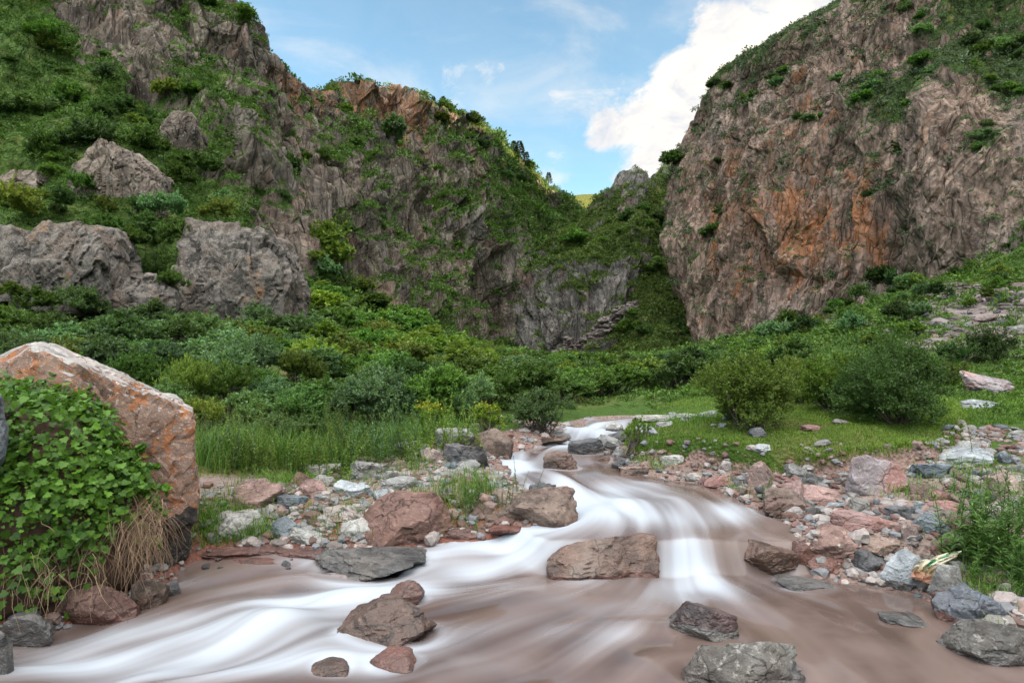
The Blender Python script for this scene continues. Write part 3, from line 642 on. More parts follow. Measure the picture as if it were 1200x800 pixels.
# ------------------------------------------------------------------ rock shapes
def ico(sub):
    bm = bmesh.new(); bmesh.ops.create_icosphere(bm, subdivisions=sub, radius=1.)
    V = np.array([v.co for v in bm.verts]); Fc = np.array([[v.index for v in f.verts] for f in bm.faces]); bm.free()
    return V, Fc
ICO = {k: ico(k) for k in (2, 3, 4, 5, 6)}
def star(dirs, N, D, sharp):
    """radius along dirs of the rounded intersection of half-spaces n.x < d"""
    q = np.maximum(dirs @ N.T, 1e-3) / D[None]
    return 1. / (np.power(np.power(q, sharp).sum(1), 1. / sharp))
def rock_mesh(name, dims, seed, style=1, sub=4, mat=None, rough=1.):
    """style 0 low and smooth, 1 rounded boulder, 2 flat slab with edges, 3 angular wedge"""
    r = np.random.default_rng(seed); V, Fc = ICO[sub]
    k = {0: 16, 1: 17, 2: 12, 3: 10}[style]
    N = r.standard_normal((k, 3)); N /= np.linalg.norm(N, axis=1, keepdims=True)
    D = r.uniform({0: .82, 1: .66, 2: .62, 3: .55}[style], 1., k)
    if style in (2, 3):
        t = np.array([[r.normal(0, .12), r.normal(-.12, .15), 1]]); t /= np.linalg.norm(t); N = np.concatenate([N, t]); D = np.append(D, .62 if style == 2 else .8)
    N = np.concatenate([N, np.array([[1, 0, 0], [-1, 0, 0], [0, 1, 0], [0, -1, 0], [0, 0, 1], [0, 0, -1]]) + r.normal(0, .08, (6, 3))]); N /= np.linalg.norm(N, axis=1, keepdims=True)
    D = np.append(D, np.full(6, 1.))
    rad = star(V, N, D, {0: 18, 1: 40, 2: 80, 3: 120}[style])
    p = V * rad[:, None]; p /= np.abs(p).max(0)
    n = V
    off = seed * 3.17
    c, e = cells(p * 1.5 + off, seed, 1.0)
    c2, e2 = cells(p * np.array([3.4, 3.4, 4.4]) + off, seed + 9, 1.0)
    k = {0: .4, 1: .7, 2: 1., 3: 1.}[style] * rough
    d = .075 * c * k + .045 * c2 * k + .035 * fbm(p * 2.0 + off, 4, seed, .6) + .022 * fbm(p * 8 + off, 4, seed, .65) - .02 * sstep(.10, 0, e) * k - .010 * sstep(.10, 0, e2) * k
    p = p + n * d[:, None]
    p = p * (np.array(dims) / 2)
    return mesh_np(name, p, Fc, smooth=sub < 4)
def mat_rock(name, a, b, c, speck=.35, lichen=None, rough=.8, wet=False, bandc=None, seam=.8):
    t = NT(name); o = t.objco(); r = t.rnd()
    w = t.new('ShaderNodeCombineXYZ'); t.lk(t.math('MULTIPLY', r, 37.), w.inputs[0]); t.lk(t.math('MULTIPLY', r, 91.), w.inputs[1])
    v = t.vadd(o, w.outputs[0])
    n1 = t.noise(v, 3.2, 7, .65); n2 = t.noise(v, 17., 5, .7); n3 = t.noise(v, 75., 3, .6); n0 = t.noise(v, 1.1, 4, .6, .4)
    a = tuple(x * .60 for x in a); b = tuple(x * .98 for x in b); c = tuple(x * .88 for x in c)
    colr = t.mix(t.ramp(n1, .32, .68), a, b)
    colr = t.mix(t.math('MULTIPLY', t.ramp(n0, .45, .65), .8), colr, c)
    colr = t.mix(t.math('MULTIPLY', t.ramp(n2, .52, .68), speck), colr, tuple(min(.6, x * 1.7 + .05) for x in b))
    colr = t.mix(t.math('MULTIPLY', t.ramp(n3, .55, .7), speck * .8), colr, tuple(x * .45 for x in a))
    wv = t.new('ShaderNodeVectorMath', operation='ADD'); t.lk(v, wv.inputs[0])
    wn = t.new('ShaderNodeTexNoise'); t.lk(v, wn.inputs[0]); wn.inputs['Scale'].default_value = 3.; wn.inputs['Detail'].default_value = 5; sv = t.new('ShaderNodeVectorMath', operation='SCALE'); t.lk(wn.outputs['Color'], sv.inputs[0]); sv.inputs['Scale'].default_value = .35; t.lk(sv.outputs[0], wv.inputs[1])
    ed = t.voro(wv.outputs[0], 3.4, 'Distance', 'DISTANCE_TO_EDGE')
    colr = t.mix(t.math('MULTIPLY', t.ramp(ed, .035, .0), t.ramp(n0, .4, .6, .1 * seam, seam)), colr, tuple(x * .4 for x in a))
    if bandc:
        st = t.noise(t.mapping(v, (1, 1, 9), (.5, .35, 0)), 2.2, 4, .6, .3)
        colr = t.mix(t.math('MULTIPLY', t.ramp(st, .5, .6), .55), colr, bandc)
    if lichen:
        for k, (lc, sc, lo) in enumerate(lichen):
            f = t.math('MULTIPLY', t.ramp(t.noise(v, sc, 6, .75), lo, lo + .06), .9)
            colr = t.mix(f, colr, lc)
    t.bump(t.math('ADD', t.math('ADD', n1, t.math('MULTIPLY', n2, .5)), t.math('MULTIPLY', n3, .22)), 1., .035)
    return t.done(colr, rough, .5 if wet else .3)
WL = [((.42, .42, .38), 6., .60)]
RM = {
    'rust': mat_rock('red_brown_stone', (.115, .060, .048), (.215, .125, .10), (.16, .10, .085), .3),
    'pink': mat_rock('pink_stone', (.20, .125, .11), (.33, .22, .20), (.27, .21, .20), .35),
    'rosy': mat_rock('rosy_stone', (.22, .11, .095), (.34, .19, .17), (.30, .22, .21), .3),
    'pinkpale': mat_rock('pale_pink_stone', (.26, .185, .17), (.42, .33, .31), (.36, .33, .32), .3),
    'pinkbrown': mat_rock('pink_brown_stone', (.145, .085, .07), (.27, .18, .155), (.23, .19, .18), .35, WL),
    'pinkgrey': mat_rock('pink_grey_stone', (.19, .17, .175), (.33, .29, .30), (.36, .18, .15), .3),
    'grey': mat_rock('grey_stone', (.125, .125, .122), (.27, .27, .26), (.21, .19, .17), .35, WL),
    'pale': mat_rock('pale_stone', (.22, .215, .20), (.43, .43, .41), (.33, .30, .27), .35, WL),
    'blue': mat_rock('blue_grey_stone', (.085, .105, .125), (.19, .225, .25), (.14, .15, .16), .3),
    'bluepale': mat_rock('pale_blue_grey_stone', (.20, .225, .245), (.38, .41, .43), (.30, .30, .30), .3),
    'slate': mat_rock('dark_slate_stone', (.055, .058, .064), (.135, .135, .14), (.10, .085, .08), .25, None, .6),
    'slateblue': mat_rock('layered_blue_slate', (.065, .080, .100), (.17, .20, .235), (.11, .11, .12), .3, None, .55, False, (.055, .06, .07)),
    'brown': mat_rock('brown_stone', (.085, .062, .05), (.19, .14, .115), (.16, .10, .085), .35),
    'tan': mat_rock('tan_stone', (.19, .14, .115), (.34, .265, .225), (.30, .19, .15), .35),
    'granite': mat_rock('speckled_granite', (.070, .064, .058), (.165, .158, .145), (.12, .105, .092), .7),
    'wet': mat_rock('wet_brown_rock', (.042, .024, .017), (.125, .070, .048), (.085, .055, .045), .25, None, .42, True),
    'wetred': mat_rock('wet_red_rock', (.075, .032, .024), (.16, .075, .058), (.11, .06, .05), .2, None, .3, True),
    'maroon': mat_rock('wet_maroon_rock', (.028, .017, .018), (.085, .052, .05), (.06, .035, .035), .35, None, .35, True),
    'black': mat_rock('wet_black_rock', (.025, .024, .024), (.095, .092, .09), (.07, .055, .045), .3, None, .28, True, (.14, .13, .12)),
}
def wet_faces(o, band=.065):
    """the strip of stone that the stream keeps wet"""
    me = o.data; c = np.empty(len(me.polygons) * 3); me.polygons.foreach_get('center', c); c = c.reshape(-1, 3)
    M = np.array(o.matrix_basis); c = c @ M[:3, :3].T + M[:3, 3]
    d = sdist(c[:, :2], RIVER)
    if d.min() > .15: return
    me.materials.append(RM[next((v for k, v in (('red', 'wetred'), ('pink', 'wetred'), ('rosy', 'wetred'), ('brown', 'wet'), ('tan', 'wet')) if k in me.materials[0].name), 'black')])
    k = (c[:, 2] < level(c[:, 0], c[:, 1]) + band + .045 * fbm(c * 7, 3, 4)) & (d < .25)
    me.polygons.foreach_set('material_index', np.where(k, 1, 0).astype(np.int32))
for i, (r, (g, w, h)) in enumerate(zip(ROCKS, ROCK_AT)):
    name, px, py, wp, hp, cls, lab, style = r
    dep = w * random.uniform(.7, .9)
    hh = h * (1.45 if style != 0 else 1.6) if hp > 16 else h * 1.2
    me = rock_mesh(name, (w * 1.04, dep, hh), 40 + i, style, 5 if w > .35 else 4)
    o = link(name, me, RM[cls], loc=(g[0], g[1] + dep * .40, g[2] - hh / 2 + h * .86))
    q = 1. if hp > 16 else .2
    o.rotation_euler = (random.uniform(-.06, .06) * q, random.uniform(-.08, .08) * q, random.uniform(-.25, .25))
    wet_faces(o)
    tag(o, lab, 'rock')
# ------------------------------------------------------------------ leaves
def unit(v): return v / (np.linalg.norm(v, axis=-1, keepdims=True) + 1e-9)
def leaf_quads(pos, d, nrm, L, W, tint, fold=.18):
    """kite-shaped leaves: stalk end, widest points, tip"""
    d = unit(d); s = unit(np.cross(d, nrm)); u = np.cross(s, d)
    L = np.asarray(L)[:, None] * np.ones((len(pos), 1)); W = np.asarray(W)[:, None] * np.ones((len(pos), 1))
    a = pos; t = pos + d * L; m = pos + d * L * .42 + u * W * fold
    V = np.stack([a, m + s * W * .5, t, m - s * W * .5], 1).reshape(-1, 3)
    f = np.arange(len(pos) * 4).reshape(-1, 4)
    return V, f, np.repeat(tint, 4)
def rdir(r, n): return unit(r.standard_normal((n, 3)))
def bush_leaves(seed, R, Hh, n_spray, n_leaf, L, W, lobes=7, up=.35, tall=0., low=.30):
    r = np.random.default_rng(seed)
    a = r.uniform(0, 6.283, lobes); q = np.sqrt(r.uniform(0, 1, lobes)) * .62 * R
    q[0] = 0
    c = np.stack([q * np.cos(a), q * np.sin(a), r.uniform(low, .66, lobes) * Hh * (1 - .35 * q / R)], 1); c[0, 2] = .55 * Hh
    lr = r.uniform(.26, .46, lobes) * min(R, Hh)
    k = r.choice(lobes, n_spray, p=lr ** 2 / (lr ** 2).sum())
    d = rdir(r, n_spray); d[:, 2] = np.abs(d[:, 2]) * 1.0 - .35 * r.uniform(0, 1, n_spray); d = unit(d)
    rr = lr[k] * np.where(r.uniform(0, 1, n_spray) < .12, r.uniform(1.1, 1.5, n_spray), r.uniform(.8, 1.08, n_spray))
    st = c[k] + d * (rr * .25)[:, None]; en = c[k] + d * rr[:, None]; en[:, 2] += tall * r.uniform(0, 1, n_spray)
    n = n_spray * n_leaf; ki = np.repeat(np.arange(n_spray), n_leaf)
    t = r.uniform(.15, 1, n) ** .75
    sd_ = unit(en - st)[ki]
    pos = st[ki] + (en - st)[ki] * t[:, None] + r.normal(0, 1, (n, 3)) * (.055 * lr[k][ki])[:, None]
    pos[:, 2] = np.maximum(pos[:, 2], .02 * Hh)
    ld = sd_ * .7 + rdir(r, n) * .8 + np.array([0, 0, up * .5])
    nr = sd_ * .5 + np.array([0, 0, .8]) + rdir(r, n) * .55
    tint = np.clip(r.normal(.5, .16, n) + r.normal(0, .16, n_spray)[ki], 0, 1)
    s = r.uniform(.65, 1.2, n)
    return leaf_quads(pos, ld, nr, L * s, W * s, tint), c, lr
def tube(pts, rad, k=5):
    pts = np.asarray(pts, float); n = len(pts); tg = unit(np.gradient(pts, axis=0))
    ref = np.array([.3, .9, .1]); s = unit(np.cross(tg, ref)); u = np.cross(tg, s)
    a = np.arange(k) / k * 6.2832; rad = np.asarray(rad) * np.ones(n)
    V = pts[:, None] + rad[:, None, None] * (np.cos(a)[None, :, None] * s[:, None] + np.sin(a)[None, :, None] * u[:, None])
    f = [[i * k + j, i * k + (j + 1) % k, (i + 1) * k + (j + 1) % k, (i + 1) * k + j] for i in range(n - 1) for j in range(k)]
    return V.reshape(-1, 3), np.array(f)
def join(parts):
    V, Fs, T, o = [], [], [], 0
    for p in parts:
        V.append(p[0]); Fs.append(p[1] + o); o += len(p[0])
        if len(p) > 2: T.append(p[2])
    return np.concatenate(V), np.concatenate(Fs), (np.concatenate(T) if T else None)
def join_rooted(parts, base):
    V, Fq, _ = join(parts); n = len(V); o = 0; tr = []
    for p in parts: tr.append([o, o + 1, n]); o += len(p[0])
    return np.concatenate([V, [base]]), [Fq, np.array(tr)]
def bush_stems(seed, c, lr, Hh):
    r = np.random.default_rng(seed + 77); parts = []
    for ck, l in zip(c, lr):
        for _ in range(2):
            b = np.array([r.normal(0, .08), r.normal(0, .08), -.05]); e = ck + rdir(r, 1)[0] * l * .7
            m = (b + e) / 2 + r.normal(0, .06, 3); t = np.linspace(0, 1, 6)[:, None]
            pts = (1 - t) ** 2 * b + 2 * t * (1 - t) * m + t ** 2 * e
            parts.append(tube(pts, np.linspace(.012, .004, 6) * max(1, Hh), 4))
    return join_rooted(parts, [0, 0, -.10])
def mat_leaf(name, c0, c1, c2=None, trans=.36, rough=.55, var=.35):
    t = NT(name); a = t.attr('tint'); r = t.rnd()
    colr = t.mix(a, c0, c1)
    if c2: colr = t.mix(t.ramp(r, .35, 1., 0, .7), colr, t.mix(a, tuple(x * .55 for x in c2), c2))
    h = t.new('ShaderNodeHueSaturation'); t.lk(colr, h.inputs['Color']); t.lk(t.ramp(t.math('FRACT', t.math('MULTIPLY', r, 7.31)), 0, 1, 1 - var, 1 + var), h.inputs['Value'])
    t.lk(t.ramp(t.math('FRACT', t.math('MULTIPLY', r, 3.77)), 0, 1, .488, .512), h.inputs['Hue'])
    m = t.done(h.outputs[0], rough, .25)
    tr = t.new('ShaderNodeBsdfTranslucent'); mx = t.new('ShaderNodeMixShader'); mx.inputs[0].default_value = trans
    g = t.new('ShaderNodeMix', data_type='RGBA'); g.blend_type = 'MULTIPLY'; g.inputs[0].default_value = 1.; t.lk(h.outputs[0], g.inputs[6]); g.inputs[7].default_value = (1.25, 1.3, .6, 1)
    t.lk(g.outputs[2], tr.inputs[0]); t.lk(t.p.outputs[0], mx.inputs[1]); t.lk(tr.outputs[0], mx.inputs[2]); t.lk(mx.outputs[0], t.out.inputs[0])
    return m
ML = {
    'teal': mat_leaf('blue_green_leaves', (0.049, 0.100, 0.046), (0.162, 0.270, 0.122), (0.122, 0.216, 0.062)),
    'green': mat_leaf('mid_green_leaves', (0.036, 0.080, 0.016), (0.122, 0.226, 0.039), (0.102, 0.179, 0.062)),
    'olive': mat_leaf('olive_leaves', (0.052, 0.081, 0.017), (0.185, 0.237, 0.042), (0.122, 0.210, 0.035)),
    'dark': mat_leaf('dark_green_leaves', (0.026, 0.054, 0.016), (0.077, 0.140, 0.035), (0.081, 0.144, 0.052)),
    'lime': mat_leaf('yellow_green_leaves', (0.061, 0.107, 0.015), (0.199, 0.283, 0.040), (0.153, 0.261, 0.031)),
    'vine': mat_leaf('vine_leaves', (0.036, 0.098, 0.016), (0.111, 0.260, 0.029), None, .35, .42, .05),
    'cover': mat_leaf('slope_plants', (0.029, 0.054, 0.012), (0.124, 0.174, 0.034), None, .25, .6, .05),
    'cover_grey': mat_leaf('grey_green_slope_plants', (0.034, 0.055, 0.027), (0.131, 0.177, 0.092), None, .2, .6, .05),
    'cover_lush': mat_leaf('lush_slope_plants', (0.029, 0.067, 0.012), (0.107, 0.190, 0.031), None, .25, .6, .05),
    'turf': mat_leaf('turf_blades', (0.052, 0.111, 0.013), (0.156, 0.267, 0.039), None, .3, .5, .05),
    'tallgrass': mat_leaf('tall_grass_blades', (0.054, 0.123, 0.019), (0.153, 0.276, 0.054), None, .3, .5, .05),
    'dry': mat_leaf('dry_grass_blades', (0.091, 0.058, 0.036), (0.312, 0.227, 0.143), None, .2, .8, .05),
    'conifer': mat_leaf('dark_needles', (0.013, 0.029, 0.010), (0.042, 0.072, 0.023), None, .1, .6, .2),
}
def flat_mat(name, c0, c1, sc, rough=.85):
    t = NT(name); return t.done(t.mix(t.noise(t.objco(), sc, 5, .6), c0, c1), rough, .3)
M_BARK = flat_mat('grey_brown_bark', (.05, .04, .032), (.13, .105, .085), 14.)
M_FLOWER = flat_mat('yellow_blossom', (.30, .27, .02), (.42, .38, .04), 20.)

# ------------------------------------------------------------------ bush kinds
KINDS = {}
def bush_kind(key, seed, R, Hh, ns, nl, L, W, **kw):
    (V, f, T), c, lr = bush_leaves(seed, R, Hh, ns, nl, L, W, **kw)
    s = bush_stems(seed, c, lr, Hh)
    KINDS[key] = (mesh_np('bush_foliage', V, f, {'tint': T}, smooth=False), mesh_np('bush_stems', s[0], s[1]), R, Hh)
for i in range(5): bush_kind(('near', i), 700 + i, .62, .95, 300, 36, .043, .025, lobes=8 + i % 3, tall=.10)
for i in range(2): bush_kind(('reed', i), 720 + i,   .45, 1.0, 190, 40, .062, .015, lobes=6, up=1.2, tall=.25)
for i in range(4): bush_kind(('mid', i), 740 + i, .62, .90, 230, 32, .054, .031, lobes=8, tall=.10)
for i in range(4): bush_kind(('far', i), 760 + i, .62, .85, 170, 26, .072, .043, lobes=7, tall=.06)
def bush(kind, mat, loc, s, sz, rz, label, group, parts=True, cat='bush', name='bush'):
    fo, st, R, Hh = KINDS[kind]
    if parts:
        r = bpy.data.objects.new(name, None); COL.objects.link(r); r.empty_display_size = .2
        a = bpy.data.objects.new('foliage', fo); b = bpy.data.objects.new('stems', st)
        for o in (a, b): COL.objects.link(o); o.parent = r
        if not len(st.materials): st.materials.append(M_BARK)
    else:
        r = a = bpy.data.objects.new(name, fo); COL.objects.link(r)
    if not len(fo.materials): fo.materials.append(mat)
    a.material_slots[0].link = 'OBJECT'; a.material_slots[0].material = mat
    r.location = [float(v) for v in loc]; r.scale = (s, s, sz); r.rotation_euler = (0, 0, rz)
    return tag(r, label, cat, group)

# ------------------------------------------------------------------ thicket on the valley floor
ZONES = [  # px range, distance range, words
    (-999, 340, 9, 14.5, 'right behind the lichen boulder'), (-999, 340, 14.5, 90, 'below the grey outcrops on the left'),
    (340, 570, 9, 15, 'above the stony left bank'), (340, 570, 15, 34, 'in the middle of the left thicket'), (340, 570, 34, 90, 'on the slope under the tall left cliff'),
    (570, 780, 9, 24, 'where the stream bends out of sight'), (570, 780, 24, 90, 'in front of the dark gorge mouth'),
    (780, 999, 9, 90, 'between the big round bushes and the rusty cliff'), (999, 2000, 9, 90, 'on the slope near the scree')]
COLORS = {'teal': 'blue-green', 'green': 'mid-green', 'olive': 'olive', 'dark': 'dark green', 'lime': 'yellow-green'}
def front(px):
    return np.interp(px, [-300, 200, 350, 430, 520, 570, 620, 660, 735, 790, 850, 960, 1100], [9.2, 9.7, 10.1, 10.6, 11.0, 11.6, 13.2, 14.8, 15.4, 15.0, 14.6, 15, 17])
def thicket():
    r = np.random.default_rng(31); pts = []
    Y = 9.6
    cand = []
    while Y < 62:
        sp = .075 * Y + .22
        lo = -170 if Y < 24 else np.interp(Y, [24, 30, 42, 55, 62], [-40, 330, 350, 400, 470])
        hi = np.interp(Y, [9, 15.5, 17, 24, 40, 62], [640, 660, 940, 930, 880, 800])
        x0, x1 = (lo - 600) / F * Y, (hi - 600) / F * Y
        x = x0 + r.uniform(0, sp)
        while x < x1:
            yy = Y + r.uniform(-.35, .35) * sp; xx = x + r.uniform(-.3, .3) * sp
            cand.append((xx, yy, sp)); x += sp
        Y += sp * .9
    xs = np.array([c[0] for c in cand]); ys = np.array([c[1] for c in cand]); gz = ground(xs, ys); dr = sdist(np.stack([xs, ys], 1), RIVER)
    for (x, y, sp), z, d in zip(cand, gz, dr):
        px = 600 + F * x / y
        if y < front(px) or d < (.45 if y < 12 else .2): continue
        zone = next(i for i, q in enumerate(ZONES) if q[0] <= px < q[1] and q[2] <= y < q[3])
        u = r.uniform()
        if zone in (0, 1): kc = 'teal' if u < .62 else 'green' if u < .85 else 'olive'
        elif zone in (2, 3): kc = 'green' if u < .45 else 'dark' if u < .56 else 'teal' if u < .76 else 'lime' if u < .86 else 'olive'
        elif zone == 4: kc = 'dark' if u < .28 else 'green' if u < .8 else 'lime'
        elif zone == 5: kc = 'green' if u < .6 else 'teal' if u < .8 else 'olive'
        else: kc = 'green' if u < .6 else 'lime' if u < .75 else 'dark'
        s = sp * 1.18 * r.uniform(.8, 1.2)
        top = np.interp(px, [-200, 100, 300, 345, 400, 470, 520, 560, 620, 760, 800, 860, 1000], [350, 352, 360, 322, 326, 350, 378, 400, 409, 414, 405, 398, 380])
        hmax = CH - (top - 400) / F * y - z
        hgt = min(r.uniform(.65, 1.35) * (.85 + .016 * y), max(.35, hmax * r.uniform(.72, 1.15)))
        if y < 10.8: hgt *= .7
        s = min(s, 1.75 * hgt)
        kind = ('near', r.integers(5)) if y < 17 else ('mid', r.integers(4)) if y < 30 else ('far', r.integers(4))
        if y < 15 and u > .72: kind = ('reed', r.integers(2))
        bush(tuple(int(q) if i else q for i, q in enumerate(kind)), ML[kc], (x, y, z - .05), s, hgt / KINDS[(kind[0], 0)][3], r.uniform(0, 6.28),
             f'{COLORS[kc]} leafy bush {ZONES[zone][4]}', f'{COLORS[kc]} bushes {ZONES[zone][4]}', parts=y < 30)
thicket()
# big bushes behind the turf, each one its own shape
def big_bush(px, py, wpx, hpx, Y, mat, seed, label, L=.040, W=.024, ns=520, nl=34, flowers=0, up=.5, name='bush'):
    R = wpx / 2 * Y / F; Hh = hpx * Y / F
    g = hit(px, py, 7.5); k = g[1] / F; R = wpx / 2 * k; Hh = hpx * k; x, Y, z = g
    (V, f, T), c, lr = bush_leaves(seed, R, Hh, ns, nl, L, W, lobes=17, up=up, tall=.10, low=.12)
    V[:, 1] *= .8
    r = bpy.data.objects.new(name, None); COL.objects.link(r); r.location = (x, Y, z - .05)
    link('foliage', mesh_np('bush_foliage', V, f, {'tint': T}, smooth=False), mat, r)
    s = bush_stems(seed, c, lr, Hh); link('stems', mesh_np('bush_stems', s[0], s[1]), M_BARK, r)
    if flowers:
        q = np.random.default_rng(seed); top = V.reshape(-1, 4, 3).mean(1); top = top[top[:, 2] > .6 * Hh]; p = top[q.choice(len(top), flowers)] + q.normal(0, .015, (flowers, 3)) + [0, 0, .04]
        fv = leaf_quads(p, rdir(q, flowers) + [0, 0, .5], rdir(q, flowers) + [0, 0, .6], np.full(flowers, .028), np.full(flowers, .022), np.zeros(flowers))
        link('blossoms', mesh_np('blossoms', fv[0], fv[1], smooth=False), M_FLOWER, r)
    return tag(r, label, 'bush')
big_bush(880, 502, 142, 112, 11.6, ML['olive'], 801, 'round olive-green bush behind the grassy bank, smaller of the two big bushes', ns=900)
big_bush(1052, 496, 180, 118, 11.6, ML['green'], 802, 'widest round bush with bare twigs inside, at the back of the turf', ns=1200)
big_bush(985, 480, 110, 92, 12.6, ML['lime'], 803, 'yellow-green bush squeezed between the two big round bushes', ns=700)
big_bush(945, 470, 80, 66, 12.9, ML['olive'], 809, 'low olive bush filling the gap behind the turf, beside the smaller big bush', ns=420)
big_bush(745, 522, 38, 44, 11.3, ML['olive'], 804, 'small wispy bush on the tip of the grassy bank by the upper stream', ns=70, nl=22, L=.035, W=.018, up=1.)
big_bush(505, 515, 46, 60, 11.9, ML['lime'], 805, 'yellow-flowered bush at the front of the left thicket', ns=170, nl=26, flowers=170, up=1.)
big_bush(572, 505, 44, 46, 12.6, ML['lime'], 806, 'second yellow-flowered bush nearer the bend of the stream', ns=150, nl=24, flowers=90, up=1.)
big_bush(632, 506, 78, 66, 12.3, ML['teal'], 807, 'blue-green bush overhanging the stream at its bend', ns=420, nl=30)
big_bush(1165, 425, 90, 44, 17.0, ML['dark'], 808, 'dark green bush below the scree at the right edge', ns=300, L=.055, W=.03)
big_bush(1120, 428, 50, 34, 17.4, ML['dark'], 810, 'small dark green bush just above the mottled outcrop boulder', ns=160, L=.05, W=.03)
big_bush(1112, 452, 52, 40, 14.2, ML['olive'], 811, 'grey-green shrub between the widest bush and the mottled outcrop boulder', ns=150)
big_bush(570, 425, 70, 34, 22., ML['olive'], 812, 'pale olive bush rising above the middle of the left thicket', ns=200, L=.06, W=.035)

# ------------------------------------------------------------------ plant cover on the canyon sides
def clump_templates(n, leaves, seed, L, W, flat=.75):
    out = []
    for k in range(n):
        r = np.random.default_rng(seed + k); d = rdir(r, leaves); d[:, 2] = np.abs(d[:, 2])
        p = d * r.uniform(.35, 1., (leaves, 1)) * np.array([1, 1, flat]) + r.normal(0, .08, (leaves, 3))
        V, f, T = leaf_quads(p, d + rdir(r, leaves) * .9, d + rdir(r, leaves) * .6 + [0, 0, .5], r.uniform(.6, 1.2, leaves) * L, r.uniform(.6, 1.2, leaves) * W, np.clip(r.normal(.45, .2, leaves), 0, 1))
        out.append((V, f, T))
    return out
TPL = {'fine': clump_templates(6, 60, 900, .40, .24), 'coarse': clump_templates(6, 34, 920, .55, .36), 'grass': clump_templates(4, 26, 940, .9, .12, 1.1)}
def cover(name, pts, size, tint, tpl, mat, seed, label):
    r = np.random.default_rng(seed); T = TPL[tpl]; parts = []
    which = r.integers(0, len(T), len(pts)); ang = r.uniform(0, 6.28, len(pts))
    for k, (V, f, t) in enumerate(T):
        m = which == k; n = m.sum()
        if not n: continue
        ca, sa = np.cos(ang[m]), np.sin(ang[m]); s = size[m]
        x = V[None, :, 0] * ca[:, None] - V[None, :, 1] * sa[:, None]; y = V[None, :, 0] * sa[:, None] + V[None, :, 1] * ca[:, None]
        W = np.stack([x * s[:, None], y * s[:, None], V[None, :, 2] * (s * r.uniform(.7, 1.15, n))[:, None]], -1) + pts[m][:, None]
        parts.append((W.reshape(-1, 3), (f[None] + (np.arange(n) * len(V))[:, None, None]).reshape(-1, 4), np.clip(t[None] + tint[m][:, None], 0, 1).ravel()))
    V, f, t = join(parts)
    o = link(name, mesh_np(name, V, f, {'tint': t}, smooth=False), mat)
    return setting(o, 'stuff', label)
def cliff_plants(S, name, n, seed, size, tpl, mat, label, thr=.02, base=0.):
    r = np.random.default_rng(seed)
    V = S['V']; NU, NV = S['NU'], S['NV']
    G = V.reshape(NU, NV, 3); ar = np.linalg.norm(np.cross(np.gradient(G, axis=0), np.gradient(G, axis=1)), axis=-1).ravel()
    vis = (S['px'] > -120) & (S['px'] < 1320) & (S['py'] > -110) & (S['py'] < 425) & (np.arange(len(V)) % NV < NV - 30)
    w = ar * vis * (sstep(thr - .12, thr + .35, S['gv'] + .30 * fbm(V * .8, 3, seed)) + base) / np.maximum(V[:, 1], 8) ** 1.2
    k = r.choice(len(V), n, p=w / w.sum())
    s = size * np.clip(V[k, 1] / 60., .35, 1.6) * np.exp(r.normal(-.1, .38, n))
    tint = .30 * fbm(V[k] * .25, 3, seed + 3) + r.normal(0, .10, n)
    cover(name, V[k] - np.array([0, 0, .15]) * s[:, None], s, tint, tpl, mat, seed, label)
cliff_plants(S_LEFT, 'cliff_plants', 12000, 11, .46, 'fine', ML['cover_lush'], 'low green plants and scrub covering the slope and ledges of the left cliff')
cliff_plants(S_SPUR, 'spur_plants', 8000, 12, .33, 'fine', ML['cover'], 'green scrub and grass on the spur in the middle of the canyon')
cliff_plants(S_RIGHT, 'ledge_plants', 9000, 13, .30, 'fine', ML['cover_grey'], 'grey-green tufts on the rusty right cliff', thr=.08, base=.09)
def cliff_shrubs(S, n, seed, mats, size, label, group, pyr=(-60, 400)):
    r = np.random.default_rng(seed); V = S['V']; NV = S['NV']
    vis = (S['px'] > -40) & (S['px'] < 1240) & (S['py'] > pyr[0]) & (S['py'] < pyr[1]) & (np.arange(len(V)) % NV < NV - 66)
    w = vis * np.clip(S['gv'] + .15, 0, 1) / np.maximum(V[:, 1], 8) ** .2
    for k in r.choice(len(V), n, p=w / w.sum(), replace=False):
        s = size * np.clip(V[k, 1] / 60., .42, 1.5) * math.exp(r.normal(0, .35))
        mc = mats[int(r.integers(len(mats)))]
        bush(('mid' if V[k, 1] < 50 else 'far', int(r.integers(4))), ML[mc], V[k] - [0, 0, .12 * s], s, s * r.uniform(.7, 1.1), r.uniform(0, 6.28),
             f'{COLORS[mc]} {label}', f'{COLORS[mc]} {group}', False, 'shrub', 'shrub')
cliff_shrubs(S_LEFT, 150, 21, ['green', 'dark', 'teal', 'olive'], 1.9, 'shrub growing on the steep left canyon side', 'shrubs on the left canyon side')
cliff_shrubs(S_SPUR, 50, 22, ['dark', 'green'], 1.7, 'shrub growing on the spur in mid-canyon', 'shrubs on the middle spur')
cliff_shrubs(S_RIGHT, 80, 23, ['dark', 'teal', 'green'], 1.5, 'shrub rooted in the rusty right cliff', 'shrubs on the right cliff')
